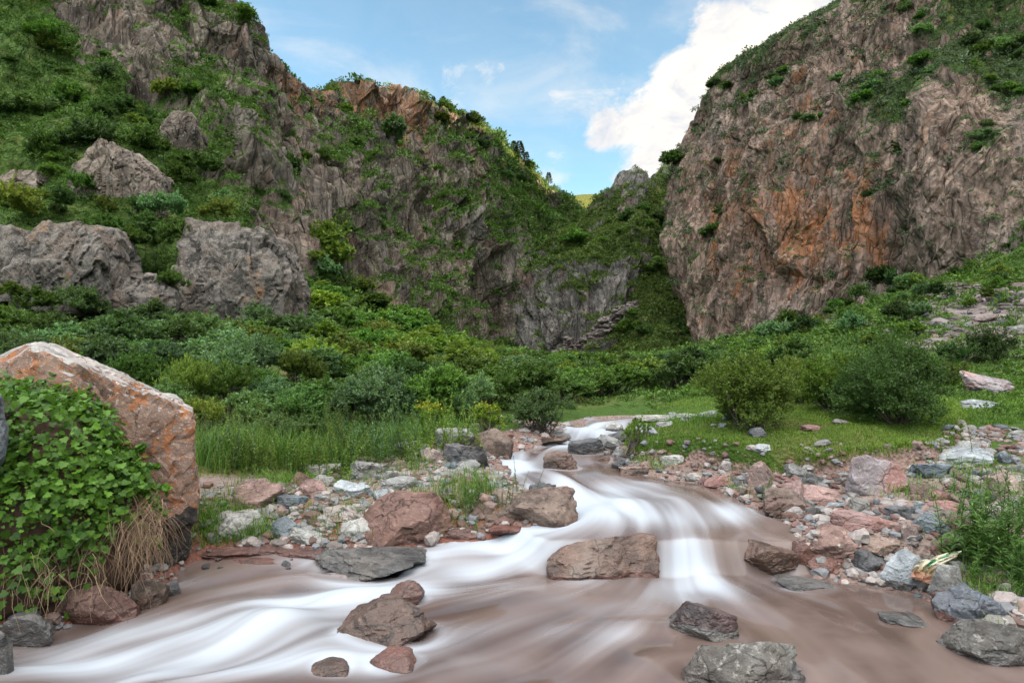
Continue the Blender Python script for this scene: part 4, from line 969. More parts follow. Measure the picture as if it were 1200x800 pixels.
# shrubs that crowd round the outcrops and dot the right-hand slope
def spot_shrubs(spots, label, group, seed):
    r = np.random.default_rng(seed)
    for (px, py, Y, sz, mc) in spots:
        s = sz * Y / F / 1.2
        bush(('mid', int(r.integers(4))), ML[mc], P(px, py, Y), s, s * r.uniform(.75, 1.15), r.uniform(0, 6.28), f'{COLORS[mc]} {label}', f'{COLORS[mc]} {group}', False, 'shrub', 'shrub')
spot_shrubs([(205, 345, 25.3, 44, 'green'), (212, 300, 27.5, 60, 'green'), (178, 290, 27.5, 66, 'dark'), (152, 300, 27., 60, 'green'), (190, 262, 29, 56, 'teal'), (120, 278, 27.5, 50, 'green'), (30, 258, 27, 60, 'olive'), (70, 250, 27.5, 50, 'dark'), (330, 345, 29, 40, 'dark'),
    (12, 352, 23.6, 40, 'lime'), (100, 375, 23.6, 60, 'teal'), (185, 385, 24, 60, 'teal'), (235, 392, 25, 50, 'green'), (300, 395, 25, 56, 'teal'), (40, 372, 23., 60, 'green'), (255, 262, 31, 44, 'olive'), (225, 215, 36, 70, 'dark'), (205, 225, 34, 50, 'green'), (160, 190, 38, 64, 'green'), (100, 190, 36, 70, 'dark'), (60, 200, 34, 60, 'green'), (150, 150, 42, 70, 'dark'), (90, 130, 42, 60, 'green'), (30, 150, 39, 80, 'dark'), (265, 250, 33, 40, 'teal'), (95, 232, 30.5, 44, 'green'), (160, 255, 29.8, 40, 'dark'), (120, 255, 29.8, 36, 'olive')],
    'shrub crowding round the grey outcrops on the left slope', 'shrubs round the left outcrops', 41)
def right_slope():
    r = np.random.default_rng(43); L = []
    for _ in range(46):
        px = r.uniform(835, 1190); lo = np.interp(px, [820, 900, 1000, 1100, 1200], [412, 392, 352, 325, 290]); py = lo + r.uniform(4, 75) * r.uniform(.3, 1)
        if py > 415: continue
        g = hit(px, py, 13, 70); L.append((px, py, g[1], r.uniform(18, 46) * (1 if py > 360 else .75), ['green', 'dark', 'olive', 'green', 'teal'][int(r.integers(5))]))
    for _ in range(34):
        px, py = r.uniform(1205, 1650), r.uniform(300, 440); g = hit(px, py, 9, 60); L.append((px, py, g[1], r.uniform(30, 70), ['green', 'dark', 'olive'][int(r.integers(3))]))
    spot_shrubs(L, 'shrub dotted on the slope under the rusty right cliff', 'shrubs on the slope under the right cliff', 44)
right_slope()
# plants on the valley slopes between the bushes
def slope_plants():
    r = np.random.default_rng(61); n = 12500
    px = np.where(r.uniform(0, 1, n) < .68, 800 + 900 * r.uniform(0, 1, n) ** 1.5, r.uniform(-150, 830, n)); Y = np.exp(r.uniform(math.log(9.5), math.log(66), n)); x = (px - 600) / F * Y
    z = ground(x, Y); d = sdist(np.stack([x, Y], 1), RIVER); b = sdist(np.stack([x, Y], 1), BANK)
    py = 400 - F * (z - CH) / Y
    sc = ((px > 1060) & (py > 335) & (py < 420) & (Y > 14)) | ((np.abs(px - 985) < 40) & (np.abs(py - 380) < 8))
    ok = (d > .9) & (b > .25) & (~sc | (r.uniform(0, 1, n) < .30)) & ~((px > 700) & (Y < 10.3) & (r.uniform(0, 1, n) < .93))
    p = np.stack([x, Y, z - .02], 1)[ok]; k = len(p)
    s = .16 * np.clip(p[:, 1] / 18., .55, 3.) * np.exp(r.normal(0, .35, k))
    cover('undergrowth', p, s, .25 * fbm(p * .5, 3, 8) + r.normal(.05, .12, k), 'fine', ML['cover_lush'], 62, 'low herbs and undergrowth between the bushes and on the slopes')
slope_plants()

# ------------------------------------------------------------------ grass
def blades(p, h, w, lean, mat, name, label, seed, tint=0., droop=.4, stuff=True):
    r = np.random.default_rng(seed); n = len(p)
    a = r.uniform(0, 6.28, n); d = np.stack([np.cos(a), np.sin(a), a * 0], 1); s = np.stack([-d[:, 1], d[:, 0], a * 0], 1)
    h = np.asarray(h) * np.ones(n); w = np.asarray(w) * np.ones(n); ln = lean * r.uniform(.2, 1.4, n) * h
    m = p + d * (ln * .35)[:, None] + np.array([0, 0, 1.]) * (h * .6)[:, None]; t = p + d * ln[:, None] + np.array([0, 0, 1.]) * (h * (1 - droop * lean * .5))[:, None]
    hw = (s * w[:, None] * .5)
    V = np.stack([p - hw, p + hw, m + hw * .8, m - hw * .8, t], 1).reshape(-1, 3)
    i = np.arange(n)[:, None] * 5
    q = i + np.array([[0, 1, 2, 3]]); tr = i + np.array([[3, 2, 4]])
    T = np.repeat(np.clip(r.normal(.5, .28, n) + tint, 0, 1), 5)
    o = link(name, mesh_np(name, V, [q, tr], {'tint': T}, smooth=False), mat)
    return setting(o, 'stuff', label) if stuff else o
def turf():
    r = np.random.default_rng(71); n = 150000
    x = r.uniform(1.2, 7.2, n); y = r.uniform(7.6, 13, n); p2 = np.stack([x, y], 1); b = sdist(p2, BANK)
    ok = (b < .03 + .05 * fbm(np.stack([x * 3, y * 3, x * 0], 1), 2, 4)) & ((y < 11) | (r.uniform(0, 1, n) < .3)); x, y, b = x[ok], y[ok], b[ok]
    p = np.stack([x, y, ground(x, y) - .005], 1)
    pat = fbm(p * np.array([1.3, 1.3, 0]), 3, 14)
    edge = np.exp(-np.abs(b) / .12)
    blades(p, (.028 + .03 * np.clip(pat + .2, 0, 1) + .05 * edge) * r.uniform(.6, 1.4, len(p)), .007, .55 + .6 * edge, ML['turf'], 'turf_grass', 'short bright green grass on the grassy bank', 72, .8 * pat)
    # second lawn strip further right
    n = 30000; x = r.uniform(6.0, 10.5, n); y = r.uniform(10, 14.5, n); p = np.stack([x, y, ground(x, y)], 1)
    blades(p, .05 * r.uniform(.5, 1.5, n), .010, .6, ML['turf'], 'meadow_grass', 'short grass on the terrace right of the big bushes', 73, .3 * fbm(p, 3, 3))
turf()
def tall_grass():
    r = np.random.default_rng(81)
    def patch(n, px, py, rx, ry, h, w, mat, name, label, lean=.45, seed=1):
        c = hit(px, py); k = c[1] / F
        a = r.normal(0, .5, n) * rx * k; b = r.normal(0, .5, n) * ry * c[1] ** 2 / (F * (CH - c[2]))
        x, y = c[0] + a, c[1] + b; d = sdist(np.stack([x, y], 1), RIVER); x, y = x[d > .05], y[d > .05]
        return np.stack([x, y, ground(x, y) - .01], 1)
    P1 = np.concatenate([patch(1500, 265, 540, 45, 12, 0, 0, 0, '', ''), patch(1500, 330, 536, 70, 10, 0, 0, 0, '', ''), patch(1500, 420, 528, 70, 9, 0, 0, 0, '', ''), patch(1000, 490, 518, 60, 9, 0, 0, 0, '', '')])
    blades(P1, .36 * r.uniform(.45, 1.5, len(P1)), .008, .5, ML['tallgrass'], 'tall_grass', 'tall bright grass along the front of the left thicket', 82)
    P2 = np.concatenate([patch(1500, 255, 612, 50, 16, 0, 0, 0, '', ''), patch(900, 290, 628, 40, 8, 0, 0, 0, '', ''), patch(700, 330, 566, 60, 14, 0, 0, 0, '', ''), patch(500, 400, 612, 70, 14, 0, 0, 0, '', ''), patch(1300, 550, 580, 44, 22, 0, 0, 0, '', ''), patch(500, 470, 555, 70, 14, 0, 0, 0, '', ''), patch(500, 500, 596, 40, 10, 0, 0, 0, '', '')])
    blades(P2, .13 * r.uniform(.4, 1.6, len(P2)), .006, .7, ML['turf'], 'bank_grass', 'grass tufts growing between the stones of the left bank', 83)
    P3 = np.concatenate([patch(900, 1160, 690, 55, 24, 0, 0, 0, '', ''), patch(450, 1125, 745, 30, 8, 0, 0, 0, '', ''), patch(700, 1150, 560, 60, 16, 0, 0, 0, '', ''), patch(500, 1060, 575, 40, 14, 0, 0, 0, '', ''), patch(500, 760, 545, 40, 8, 0, 0, 0, '', ''), patch(900, 820, 492, 50, 6, 0, 0, 0, '', ''), patch(400, 860, 585, 20, 12, 0, 0, 0, '', '')])
    blades(P3, .11 * r.uniform(.4, 1.7, len(P3)), .006, .7, ML['tallgrass'], 'stony_grass', 'grass tufts among the stones of the right bank', 84)
tall_grass()
# ------------------------------------------------------------------ the lichen boulder
def hull_planes(pts):
    bm = bmesh.new()
    for p in pts: bm.verts.new(p)
    bmesh.ops.convex_hull(bm, input=bm.verts); bm.normal_update()
    N = np.array([f.normal[:] for f in bm.faces]); C = np.array([f.calc_center_median()[:] for f in bm.faces]); bm.free()
    c = np.mean(pts, 0); D = ((C - c) * N).sum(1); N = np.where(D[:, None] < 0, -N, N); D = np.abs(D)
    return N, D, c
def hull_rock(pts, seed, sub, sharp, cs, amps, name, aspect, cw=.5, grooves=(), fbk=.7):
    pts = np.array(pts); N, D, c = hull_planes(pts)
    V, Fc = ICO[sub]; dirs = unit(V * np.array(aspect))
    rad = star(dirs, N, D, sharp); p = dirs * rad[:, None]
    cc, e = cells(p / cs + seed, seed, 1.); c2, e2 = cells(p / (cs * .42) + seed, seed + 9, 1.)
    crk = sstep(.07, 0, e); crk2 = sstep(.09, 0, e2)
    d = amps * (cc + .5 * c2 - cw * crk - .4 * cw * crk2 + fbk * fbm(p / cs * 1.4, 4, seed) + .35 * fbm(p / cs * 6, 4, seed, .65))
    w = p + c; qx = 600 + F * w[:, 0] / w[:, 1]; qy = 400 - F * (w[:, 2] - CH) / w[:, 1]; qn = 5 * fbm(p * 3.5, 3, seed + 2)
    for (x0, y0, x1, y1, wd, dep) in grooves:      # long cracks
        e_ = np.array([x1 - x0, y1 - y0]); tt = np.clip(((qx - x0) * e_[0] + (qy - y0) * e_[1]) / (e_ @ e_), 0, 1)
        dd = np.hypot(qx + qn - x0 - tt * e_[0], qy + qn - y0 - tt * e_[1]); d = d - dep * np.exp(-(dd / wd) ** 2) * (w[:, 1] < 6.25)
    p = p + dirs * d[:, None]
    return mesh_np(name, p, Fc, smooth=False), c
MAT_LICHEN = mat_rock('orange_lichen_rock', (.20, .125, .095), (.34, .225, .175), (.29, .20, .165), .4, [((.32, .125, .05), 8., .52), ((.36, .155, .06), 24., .565), ((.46, .44, .42), 30., .585), ((.07, .05, .045), 16., .62)], .85)
MAT_UNDER = mat_rock('dark_foot_rock', (.022, .020, .019), (.075, .066, .060), (.05, .04, .036), .25, None, .55)  # darker rock for the boulder's lower faces and the rock below
MAT_CAP = mat_rock('pale_weathered_rock', (.24, .215, .20), (.44, .42, .40), (.34, .27, .24), .4, WL, .85)  # paler rock on the boulder's upward faces
_pts = [P(38, 408, 5.55), P(226, 482, 5.85), P(234, 560, 5.95), P(231, 612, 5.95), P(150, 650, 5.7), P(-10, 640, 5.5), P(-6, 430, 5.6),
        P(62, 402, 6.5), P(214, 468, 6.7), P(222, 600, 6.7), P(0, 640, 6.6), P(4, 418, 6.4)]
me, c = hull_rock(_pts, 61, 6, 180, .42, .034, 'lichen_boulder', (1.2, .8, 1.1), .5, [(118, 455, 150, 532, 3.0, .07), (150, 532, 165, 560, 2.5, .05), (40, 421, 130, 452, 2.2, .035), (130, 452, 228, 494, 2.2, .035), (206, 545, 226, 600, 2.5, .04), (95, 440, 118, 455, 3, .05)])
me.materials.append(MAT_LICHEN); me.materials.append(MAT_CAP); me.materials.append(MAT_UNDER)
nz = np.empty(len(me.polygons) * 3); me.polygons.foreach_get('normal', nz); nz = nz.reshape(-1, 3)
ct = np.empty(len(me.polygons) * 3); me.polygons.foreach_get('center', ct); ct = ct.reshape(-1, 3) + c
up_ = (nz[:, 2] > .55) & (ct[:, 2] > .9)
low_ = ct[:, 2] < .52 + .16 * fbm(ct * 2.5, 3, 2) + .22 * sstep(-2.55, -3.0, ct[:, 0]) * 0
me.polygons.foreach_set('material_index', np.where(low_, 2, np.where(up_, 1, 0)).astype(np.int32))
lb = link('lichen_boulder', me, loc=c)
tag(lb, 'huge wedge-shaped boulder with orange lichen and a pale slab top at the left', 'boulder')
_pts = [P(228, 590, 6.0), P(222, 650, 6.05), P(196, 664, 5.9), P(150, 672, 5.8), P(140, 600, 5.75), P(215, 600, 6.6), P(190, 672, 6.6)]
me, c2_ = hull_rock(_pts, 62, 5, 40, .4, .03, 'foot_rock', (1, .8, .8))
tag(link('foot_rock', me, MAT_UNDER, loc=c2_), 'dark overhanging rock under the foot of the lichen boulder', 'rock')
_pts = [P(-90, 455, 4.3), P(2, 462, 4.5), P(9, 500, 4.55), P(4, 545, 4.5), P(-90, 560, 4.3), P(-90, 450, 5), P(0, 465, 5), P(0, 545, 5)]
me, c3_ = hull_rock(_pts, 63, 4, 40, .3, .02, 'edge_rock', (1, 1, 1))
tag(link('edge_rock', me, RM['blue'], loc=c3_), 'grey rock cut off by the left edge of the photo above the vines', 'rock')
# ------------------------------------------------------------------ overgrown earth bank in front of it
_pts = [P(-140, 500, 5.2), P(-10, 462, 5.0), P(90, 480, 5.05), P(140, 545, 5.2), P(168, 610, 5.25), P(178, 690, 5.4), P(120, 712, 5.02), P(0, 745, 4.6), P(-140, 780, 4.2),
        P(-140, 480, 6.2), P(100, 470, 6.0), P(185, 640, 6.2), P(185, 700, 6.2), P(-140, 780, 6.2)]
me, ce = hull_rock(_pts, 64, 5, 14, .5, .05, 'earth_bank', (1.3, .7, 1))
EARTH = setting(link('earth_bank', me, flat_mat('root_bound_earth', (.028, .018, .012), (.11, .062, .045), 7.), loc=ce))
EV = np.empty(len(me.vertices) * 3); me.vertices.foreach_get('co', EV); EV = EV.reshape(-1, 3) + ce
EN = np.empty(len(me.vertices) * 3); me.vertices.foreach_get('normal', EN); EN = EN.reshape(-1, 3)
def vines():
    r = np.random.default_rng(91)
    px = 600 + F * EV[:, 0] / EV[:, 1]; py = 400 - F * (EV[:, 2] - CH) / EV[:, 1]
    low = np.interp(px, [-100, 0, 60, 110, 150, 190], [740, 725, 680, 620, 565, 520])
    w = ((EN[:, 1] < .25) | (EN[:, 2] > .3)) * sstep(low + 45, low - 30, py) + .02 * (EN[:, 1] < .2) * (py < 660)
    w = w * np.where(py < 575, 3.2, np.where((px < 135) & (py < 690), 2.4, 1.)); n = 11500; k = r.choice(len(EV), n, p=w / w.sum())
    off = .02 + .16 * r.uniform(0, 1, n) ** 1.5
    p = EV[k] + EN[k] * off[:, None] + r.normal(0, .03, (n, 3))
    # sprays that creep over the boulder's face
    cr_ = []
    for (a, b, c_, d_) in [(95, 520, 195, 600), (120, 540, 185, 545), (130, 570, 200, 570), (140, 600, 190, 640), (100, 560, 170, 520)]:
        t = r.uniform(0, 1, 75)[:, None]; q0, q1 = P(a, b, 5.15), P(c_, d_, 5.6); cr_.append(q0 + (q1 - q0) * t + r.normal(0, .05, (75, 3)) * (1.1 - t))
    p = np.concatenate([p] + cr_); n = len(p)
    nn = np.concatenate([EN[k], np.tile([[.2, -1, .3]], (n - len(k), 1))])
    d = nn * .3 + np.array([0, -.1, -.75]) + rdir(r, n) * .65
    nr = nn * .8 + np.array([0, -.35, .75]) + rdir(r, n) * .5
    L = .045 * r.uniform(.35, 1.45, n)
    d = unit(d); s = unit(np.cross(d, nr)); u = np.cross(s, d)
    # toothed three-lobed leaf outline
    out = np.array([(0, 0), (-.06, .30), (.16, .62), (.38, .40), (.62, .52), (.72, .24), (1.05, 0), (.72, -.24), (.62, -.52), (.38, -.40), (.16, -.62), (-.06, -.30)])
    fold = np.abs(out[:, 1]) * .22
    V = p[:, None] + L[:, None, None] * (out[None, :, :1] * d[:, None] + out[None, :, 1:] * s[:, None] + fold[None, :, None] * u[:, None])
    m = len(out); i = np.arange(n)[:, None] * m
    fs = np.concatenate([i + np.array([[0, j, j + 1]]) for j in range(1, m - 1)])
    T = np.repeat(np.clip(r.normal(.40, .27, n) + .45 * fbm(p * 2.2, 3, 4), 0, 1), m)
    root = bpy.data.objects.new('creeper', None); COL.objects.link(root); root.location = (-3.6, 5.0, .1); bpy.context.view_layer.update()
    off_ = np.array([-3.6, 5.0, .1])
    link('leaves', mesh_np('creeper_leaves', V.reshape(-1, 3) - off_, fs, {'tint': T}, smooth=False), ML['vine'], root)
    parts = []
    for _ in range(120):
        k0 = r.choice(len(EV), p=w / w.sum()); q = EV[k0] + EN[k0] * .05; pts = [q]
        v = np.array([r.normal(0, .3), -.15, -1.])
        for _ in range(6): v = unit(v + r.normal(0, .35, 3) + [0, 0, -.25]); pts.append(pts[-1] + v * r.uniform(.04, .11))
        parts.append(tube(pts, .0035, 4))
    sv = join(parts); link('stems', mesh_np('creeper_stems', sv[0] - off_, sv[1]), flat_mat('reddish_vine_stem', (.09, .05, .03), (.17, .12, .07), 9.), root)
    tag(root, 'bright green leafy creeper spilling over the bank in front of the lichen boulder', 'creeper')
vines()
def dry_tuft(spec, label, seed, name='dry_grass_tuft'):
    r = np.random.default_rng(seed); parts = []
    for (a, b, Y, n, rx, ln) in spec:
        for _ in range(n):
            q = P(a + r.normal(0, rx), b + r.normal(0, 14), Y + r.normal(0, .05)); v = np.array([r.normal(0, .8), -.45 + r.normal(0, .3), r.uniform(-.2, .7)]); pts = [q]
            L = ln * r.uniform(.5, 1.2) / 7
            for _k in range(7): v = unit(v + [r.normal(0, .28), .05, -.40]); pts.append(pts[-1] + v * L)
            pts = np.array(pts); w = np.linspace(.0021, .0008, 8)[:, None] * np.array([[1, .2, 0]])
            V = np.stack([pts - w, pts + w], 1).reshape(-1, 3); f = np.array([[2 * j, 2 * j + 1, 2 * j + 3, 2 * j + 2] for j in range(7)])
            parts.append((V, f, np.full(len(V), np.clip(r.normal(.5, .28), 0, 1))))
    V, f, T = join(parts); o0 = V.mean(0)
    return tag(link(name, mesh_np(name, V - o0, f, {'tint': T}, smooth=False), ML['dry'], loc=o0), label, 'dry grass')
dry_tuft([(168, 612, 5.22, 170, 12, .44), (140, 620, 5.15, 70, 18, .44), (182, 600, 5.3, 60, 7, .38)], 'thick tuft of dead tan grass hanging beside the foot of the lichen boulder', 95)
dry_tuft([(30, 665, 4.72, 60, 34, .4), (95, 650, 4.95, 70, 24, .42)], 'thin dead stalks hanging under the creeper at the left edge', 96)

# ------------------------------------------------------------------ outcrops on the left slope
M_OUT = mat_rock('grey_lichened_outcrop', (.055, .047, .041), (.185, .165, .145), (.13, .098, .078), .5, [((.20, .195, .18), 1.6, .64), ((.26, .255, .235), 5., .63), ((.030, .026, .023), 1.2, .53), ((.20, .12, .07), .8, .60)], .9, seam=.25)
def outcrop(px, foot, w, h, Y, seed, label, style='block', mat=M_OUT, lean=0.):
    r = np.random.default_rng(seed); k = Y / F
    W, Hh = w * k, h * k
    top = .62 if style == 'block' else .30
    pts = []
    for sx, sy in ((-1, -1), (1, -1), (1, 1), (-1, 1)):
        pts.append([sx * W / 2 * r.uniform(.85, 1.05), sy * W * .34, -.15 * Hh]); pts.append([sx * W / 2 * r.uniform(.88, 1.05), sy * W * .36 - .03 * W, Hh * r.uniform(.3, .55)])
        pts.append([sx * W / 2 * top * r.uniform(.7, 1.25) + lean * W, sy * W * .25 + .08 * W, Hh * r.uniform(.85, 1.02)])
    me, cc = hull_rock(pts, seed, 6, 40, np.array([1.2, 1.2, 2.4]) * max(.6, W / 5), .24 * max(.5, W / 5), 'rock_outcrop', (1, .8, 1), .25, (), .25)
    me.attributes.new('gv', 'FLOAT', 'POINT').data.foreach_set('value', np.full(len(me.vertices), -.22, np.float32))
    g = P(px, foot, Y)
    return tag(link('rock_outcrop', me, mat, loc=g + cc + [0, W * .30, 0]), label, 'rock outcrop')
outcrop(264, 392, 148, 142, 26.5, 401, 'biggest grey lichened outcrop above the left thicket', lean=-.04)
outcrop(68, 352, 122, 96, 24.3, 402, 'square grey outcrop block left of the biggest outcrop')
outcrop(150, 378, 110, 62, 25.0, 403, 'low broken outcrop between the square block and the biggest outcrop')
outcrop(-8, 338, 66, 84, 24.8, 404, 'brownish jointed outcrop at the left edge of the photo')
outcrop(128, 246, 92, 92, 31., 405, 'isolated jagged outcrop in the middle of the green left slope', 'peak', M_CL, lean=-.06)
outcrop(172, 250, 34, 42, 30.5, 406, 'small slab leaning on the right side of the jagged outcrop', 'peak', M_CL)
outcrop(330, 388, 30, 60, 29., 407, 'narrow pale rib of rock at the right end of the biggest outcrop', 'peak', M_CL)
outcrop(205, 175, 50, 52, 41., 408, 'grey rock poking out of the scrub above the jagged outcrop', 'peak', M_CL)
outcrop(168, 92, 44, 66, 50., 409, 'tall pale rock tooth high on the left slope', 'peak', M_CL)
outcrop(20, 232, 50, 36, 32., 410, 'small dark outcrop in the scrub near the left edge', 'block', M_CL)

# ------------------------------------------------------------------ trees along the rims
def conifer(px, py, hpx, Y, seed, label, wid=.32):
    r = np.random.default_rng(seed); h = hpx * Y / F; n = 420
    t = r.uniform(.08, 1, n); a = r.uniform(0, 6.28, n); rad = wid * h * (1 - t) ** .8 * r.uniform(.4, 1.1, n) + .02 * h
    p = np.stack([rad * np.cos(a), rad * np.sin(a), t * h], 1)
    d = np.stack([np.cos(a), np.sin(a), r.normal(-.1, .3, n)], 1)
    V, f, T = leaf_quads(p, d, np.array([0, 0, 1.]) + rdir(r, n) * .5, np.full(n, .16 * h), np.full(n, .09 * h), np.clip(r.normal(.5, .25, n), 0, 1))
    g = P(px, py, Y); root = bpy.data.objects.new('conifer', None); COL.objects.link(root); root.location = g - [0, 0, .1 * h]
    link('crown', mesh_np('conifer_crown', V, f, {'tint': T}, smooth=False), ML['conifer'], root)
    tv = tube([[0, 0, -.15 * h], [0, 0, .4 * h], [.01 * h, 0, .95 * h]], [.035 * h, .025 * h, .004 * h]); link('trunk', mesh_np('conifer_trunk', *tv), M_BARK, root)
    return tag(root, label, 'tree', 'conifers on the rim of the left cliff')

for a in [(508, 124, 12, 108), (519, 127, 15, 109), (463, 114, 12, 103), (476, 113, 9, 104), (497, 122, 9, 107), (548, 143, 11, 110), (602, 181, 17, 118), (609, 184, 20, 118), (617, 190, 13, 119), (643, 214, 13, 126), (660, 232, 10, 131), (455, 112, 8, 102), (593, 174, 10, 117)]:
    conifer(*a, seed=int(a[0]), label='tiny dark conifer standing on the rim of the left cliff')

# low block that splits the current beside the cascade
_pts = [P(640, 657, 5.85), P(662, 640, 5.9), P(700, 631, 5.95), P(745, 624, 6.0), P(768, 630, 6.0), P(775, 668, 5.85), P(690, 676, 5.7), P(650, 676, 5.75), P(645, 690, 5.8), P(772, 690, 5.8),
        P(655, 640, 6.5), P(762, 622, 6.6), P(775, 650, 6.6), P(645, 660, 6.5)]
me, cc_ = hull_rock(_pts, 66, 5, 70, .34, .026, 'boulder', (1.3, .8, .6))
_b = tag(link('boulder', me, mat_rock('wet_red_brown_block', (.062, .034, .025), (.155, .092, .068), (.20, .155, .13), .3, None, .40, True), loc=cc_), 'flat red-brown boulder with a pale top beside the small cascade in midstream', 'rock')
wet_faces(_b, .03)
# ------------------------------------------------------------------ more stones by hand: foot of the earth bank and the red ledges
MORE = [
    (104, 728, 92, 40, 'rust', 'red-brown rock at the waterline under the creeper', 1), (166, 712, 46, 40, 'brown', 'mossy brown rock at the waterline below the dead grass tuft', 1),
    (28, 752, 70, 34, 'black', 'dark wet rock at the waterline near the left edge', 1), (-2, 800, 30, 60, 'black', 'black rock at the left edge of the photo, cut off by the frame', 1),
    (196, 700, 26, 20, 'slate', 'small dark stone at the waterline right of the mossy rock', 1),
    (262, 652, 120, 10, 'redledge', 'long flat red bedrock ledge beside the lichen boulder', 2), (345, 653, 92, 11, 'redledge', 'red flaky ledge in front of the blue-grey stone', 2), (420, 650, 60, 10, 'redledge', 'short red ledge beside the big red-brown boulder', 2),
    (300, 663, 70, 7, 'wetred', 'low wet red ledge just in the water at the left bank', 2),
    (600, 626, 56, 12, 'redledge', 'flat red slab under the cracked bank boulder', 2), (545, 630, 60, 14, 'wetred', 'wet red slab between the big red-brown boulder and the cracked boulder', 2),
    (565, 598, 30, 20, 'pinkbrown', 'pinkish stone just left of the cracked bank boulder', 1), (596, 594, 34, 26, 'tan', 'tan blocky stone leaning on the cracked bank boulder', 3),
    (640, 590, 40, 24, 'slate', 'dark stone on the upstream shoulder of the cracked bank boulder', 3),
]
RM['redledge'] = mat_rock('red_bedrock', (.11, .040, .030), (.21, .095, .075), (.15, .07, .055), .25, None, .7)
for i, (px, py, wp, hp, cls, lab, style) in enumerate(MORE):
    g = hit(px, min(py, 795), 3.0) if py < 760 else P(px, py, 1600 / (py - 400.))
    w, h = wp * g[1] / F, hp * g[1] / F; dep = w * (.8 if wp < 60 else .5); hh = h * 1.5
    o = link('ledge' if cls == 'redledge' else 'stone', rock_mesh('stone', (w, dep, hh), 140 + i, style, 4), RM[cls], loc=(g[0], g[1] + dep * .35, g[2] - hh / 2 + h * .92))
    o.rotation_euler = (0, 0, random.uniform(-.2, .2)); wet_faces(o); tag(o, lab, 'rock ledge' if cls == 'redledge' else 'rock')

# ------------------------------------------------------------------ cobbles: single stones strewn over the banks
PROTO = [rock_mesh('cobble', (1, random.uniform(.7, .95), random.uniform(.42, .75)), 200 + i, (1, 2, 1, 3)[i % 4], 3) for i in range(16)]
PROTO_B = [rock_mesh('cobble', (1, random.uniform(.7, .95), random.uniform(.42, .75)), 230 + i, (1, 2, 3)[i % 3], 4) for i in range(9)]
def in_poly(pts, pg): return sdist(pts, np.array(pg, float)) < 0
WORDS = {'rust': 'red-brown', 'pink': 'pink', 'rosy': 'rosy', 'pinkpale': 'pale pink', 'pinkbrown': 'pink-brown', 'grey': 'grey', 'pale': 'whitish', 'blue': 'blue-grey', 'bluepale': 'pale blue-grey', 'slate': 'dark grey', 'brown': 'brown', 'tan': 'tan'}
def cobbles(n, pg, rad, classes, where, seed, dmin=.02, ymin=0):
    r = np.random.default_rng(seed); pg = np.array(pg, float); lo, hi_ = pg.min(0), pg.max(0); got = []; tries = 0
    occupied = [(g[0], g[1] + w * .3, w * .36) for (g, w, h) in ROCK_AT]
    while len(got) < n and tries < 200:
        tries += 1
        q = r.uniform(lo, hi_, (60, 2)); q = q[in_poly(q, pg)]
        for px, py in q:
            g = hit(px, py, 3.2)
            if sdist(g[None, :2], RIVER)[0] < dmin: continue
            s = rad * math.exp(r.normal(0, .42)); ok = all((g[0] - a) ** 2 + (g[1] - b) ** 2 > (c + s * .7) ** 2 for a, b, c in occupied)
            if not ok: continue
            occupied.append((g[0], g[1], s * .8)); got.append((g, s))
            if len(got) >= n: break
    for g, s in got:
        cls = classes[int(r.integers(len(classes)))]
        me = (PROTO_B if s > .11 else PROTO)[int(r.integers(9 if s > .11 else 16))]
        o = link('cobble', me)
        if not len(me.materials): me.materials.append(RM['grey'])
        o.material_slots[0].link = 'OBJECT'; o.material_slots[0].material = RM[cls]
        o.location = (g[0], g[1], g[2] + s * .12); o.scale = (s * 2 * r.uniform(.85, 1.25), s * 2, s * 2 * r.uniform(.7, 1.1)); o.rotation_euler = (r.normal(0, .22), r.normal(0, .22), r.uniform(0, 6.28))
        tag(o, f'{WORDS[cls]} cobble {where}', 'cobble', f'{WORDS[cls]} cobbles {where}')
LB = [(235, 612), (290, 570), (350, 548), (430, 540), (520, 532), (575, 545), (600, 570), (588, 612), (520, 634), (440, 640), (330, 640), (250, 640)]
LEFT_CL = ['grey', 'grey', 'pale', 'bluepale', 'blue', 'pinkpale', 'pink', 'pinkbrown', 'brown', 'rust']
RIGHT_CL = ['grey', 'grey', 'pinkbrown', 'rosy', 'pink', 'slate', 'blue', 'tan', 'brown', 'bluepale', 'rust', 'pale']
cobbles(82, LB, .08, LEFT_CL, 'on the stony left bank', 301)
cobbles(82, [(890, 575), (1000, 592), (1060, 588), (1110, 560), (1190, 560), (1190, 640), (1140, 660), (1060, 690), (1000, 650), (930, 612)], .10, RIGHT_CL, 'among the boulders of the right bank', 302)
cobbles(62, [(735, 552), (790, 548), (800, 535), (860, 545), (905, 552), (1000, 560), (1000, 590), (930, 600), (860, 585), (790, 566)], .064, RIGHT_CL, 'in the eroded edge of the grassy bank', 303)
cobbles(32, [(1090, 505), (1195, 495), (1195, 560), (1110, 560), (1080, 545)], .075, ['pale', 'grey', 'bluepale', 'pinkpale', 'rosy', 'blue'], 'on the terrace right of the turf', 304)
cobbles(16, [(650, 505), (735, 515), (735, 560), (690, 545)], .10, ['slate', 'grey', 'brown', 'pinkbrown'], 'along the upper stream', 305, dmin=-.25)
cobbles(12, [(740, 488), (850, 484), (860, 500), (760, 510)], .10, ['pale', 'bluepale', 'grey'], 'behind the tip of the grassy bank', 306)
cobbles(10, [(760, 515), (1080, 500), (1080, 530), (800, 532)], .045, ['pale', 'grey', 'pinkpale'], 'lying in the turf', 307)
cobbles(12, [(1040, 690), (1190, 715), (1190, 760), (1120, 745)], .06, RIGHT_CL, 'round the slate boulder at the pool', 308, dmin=-.1)
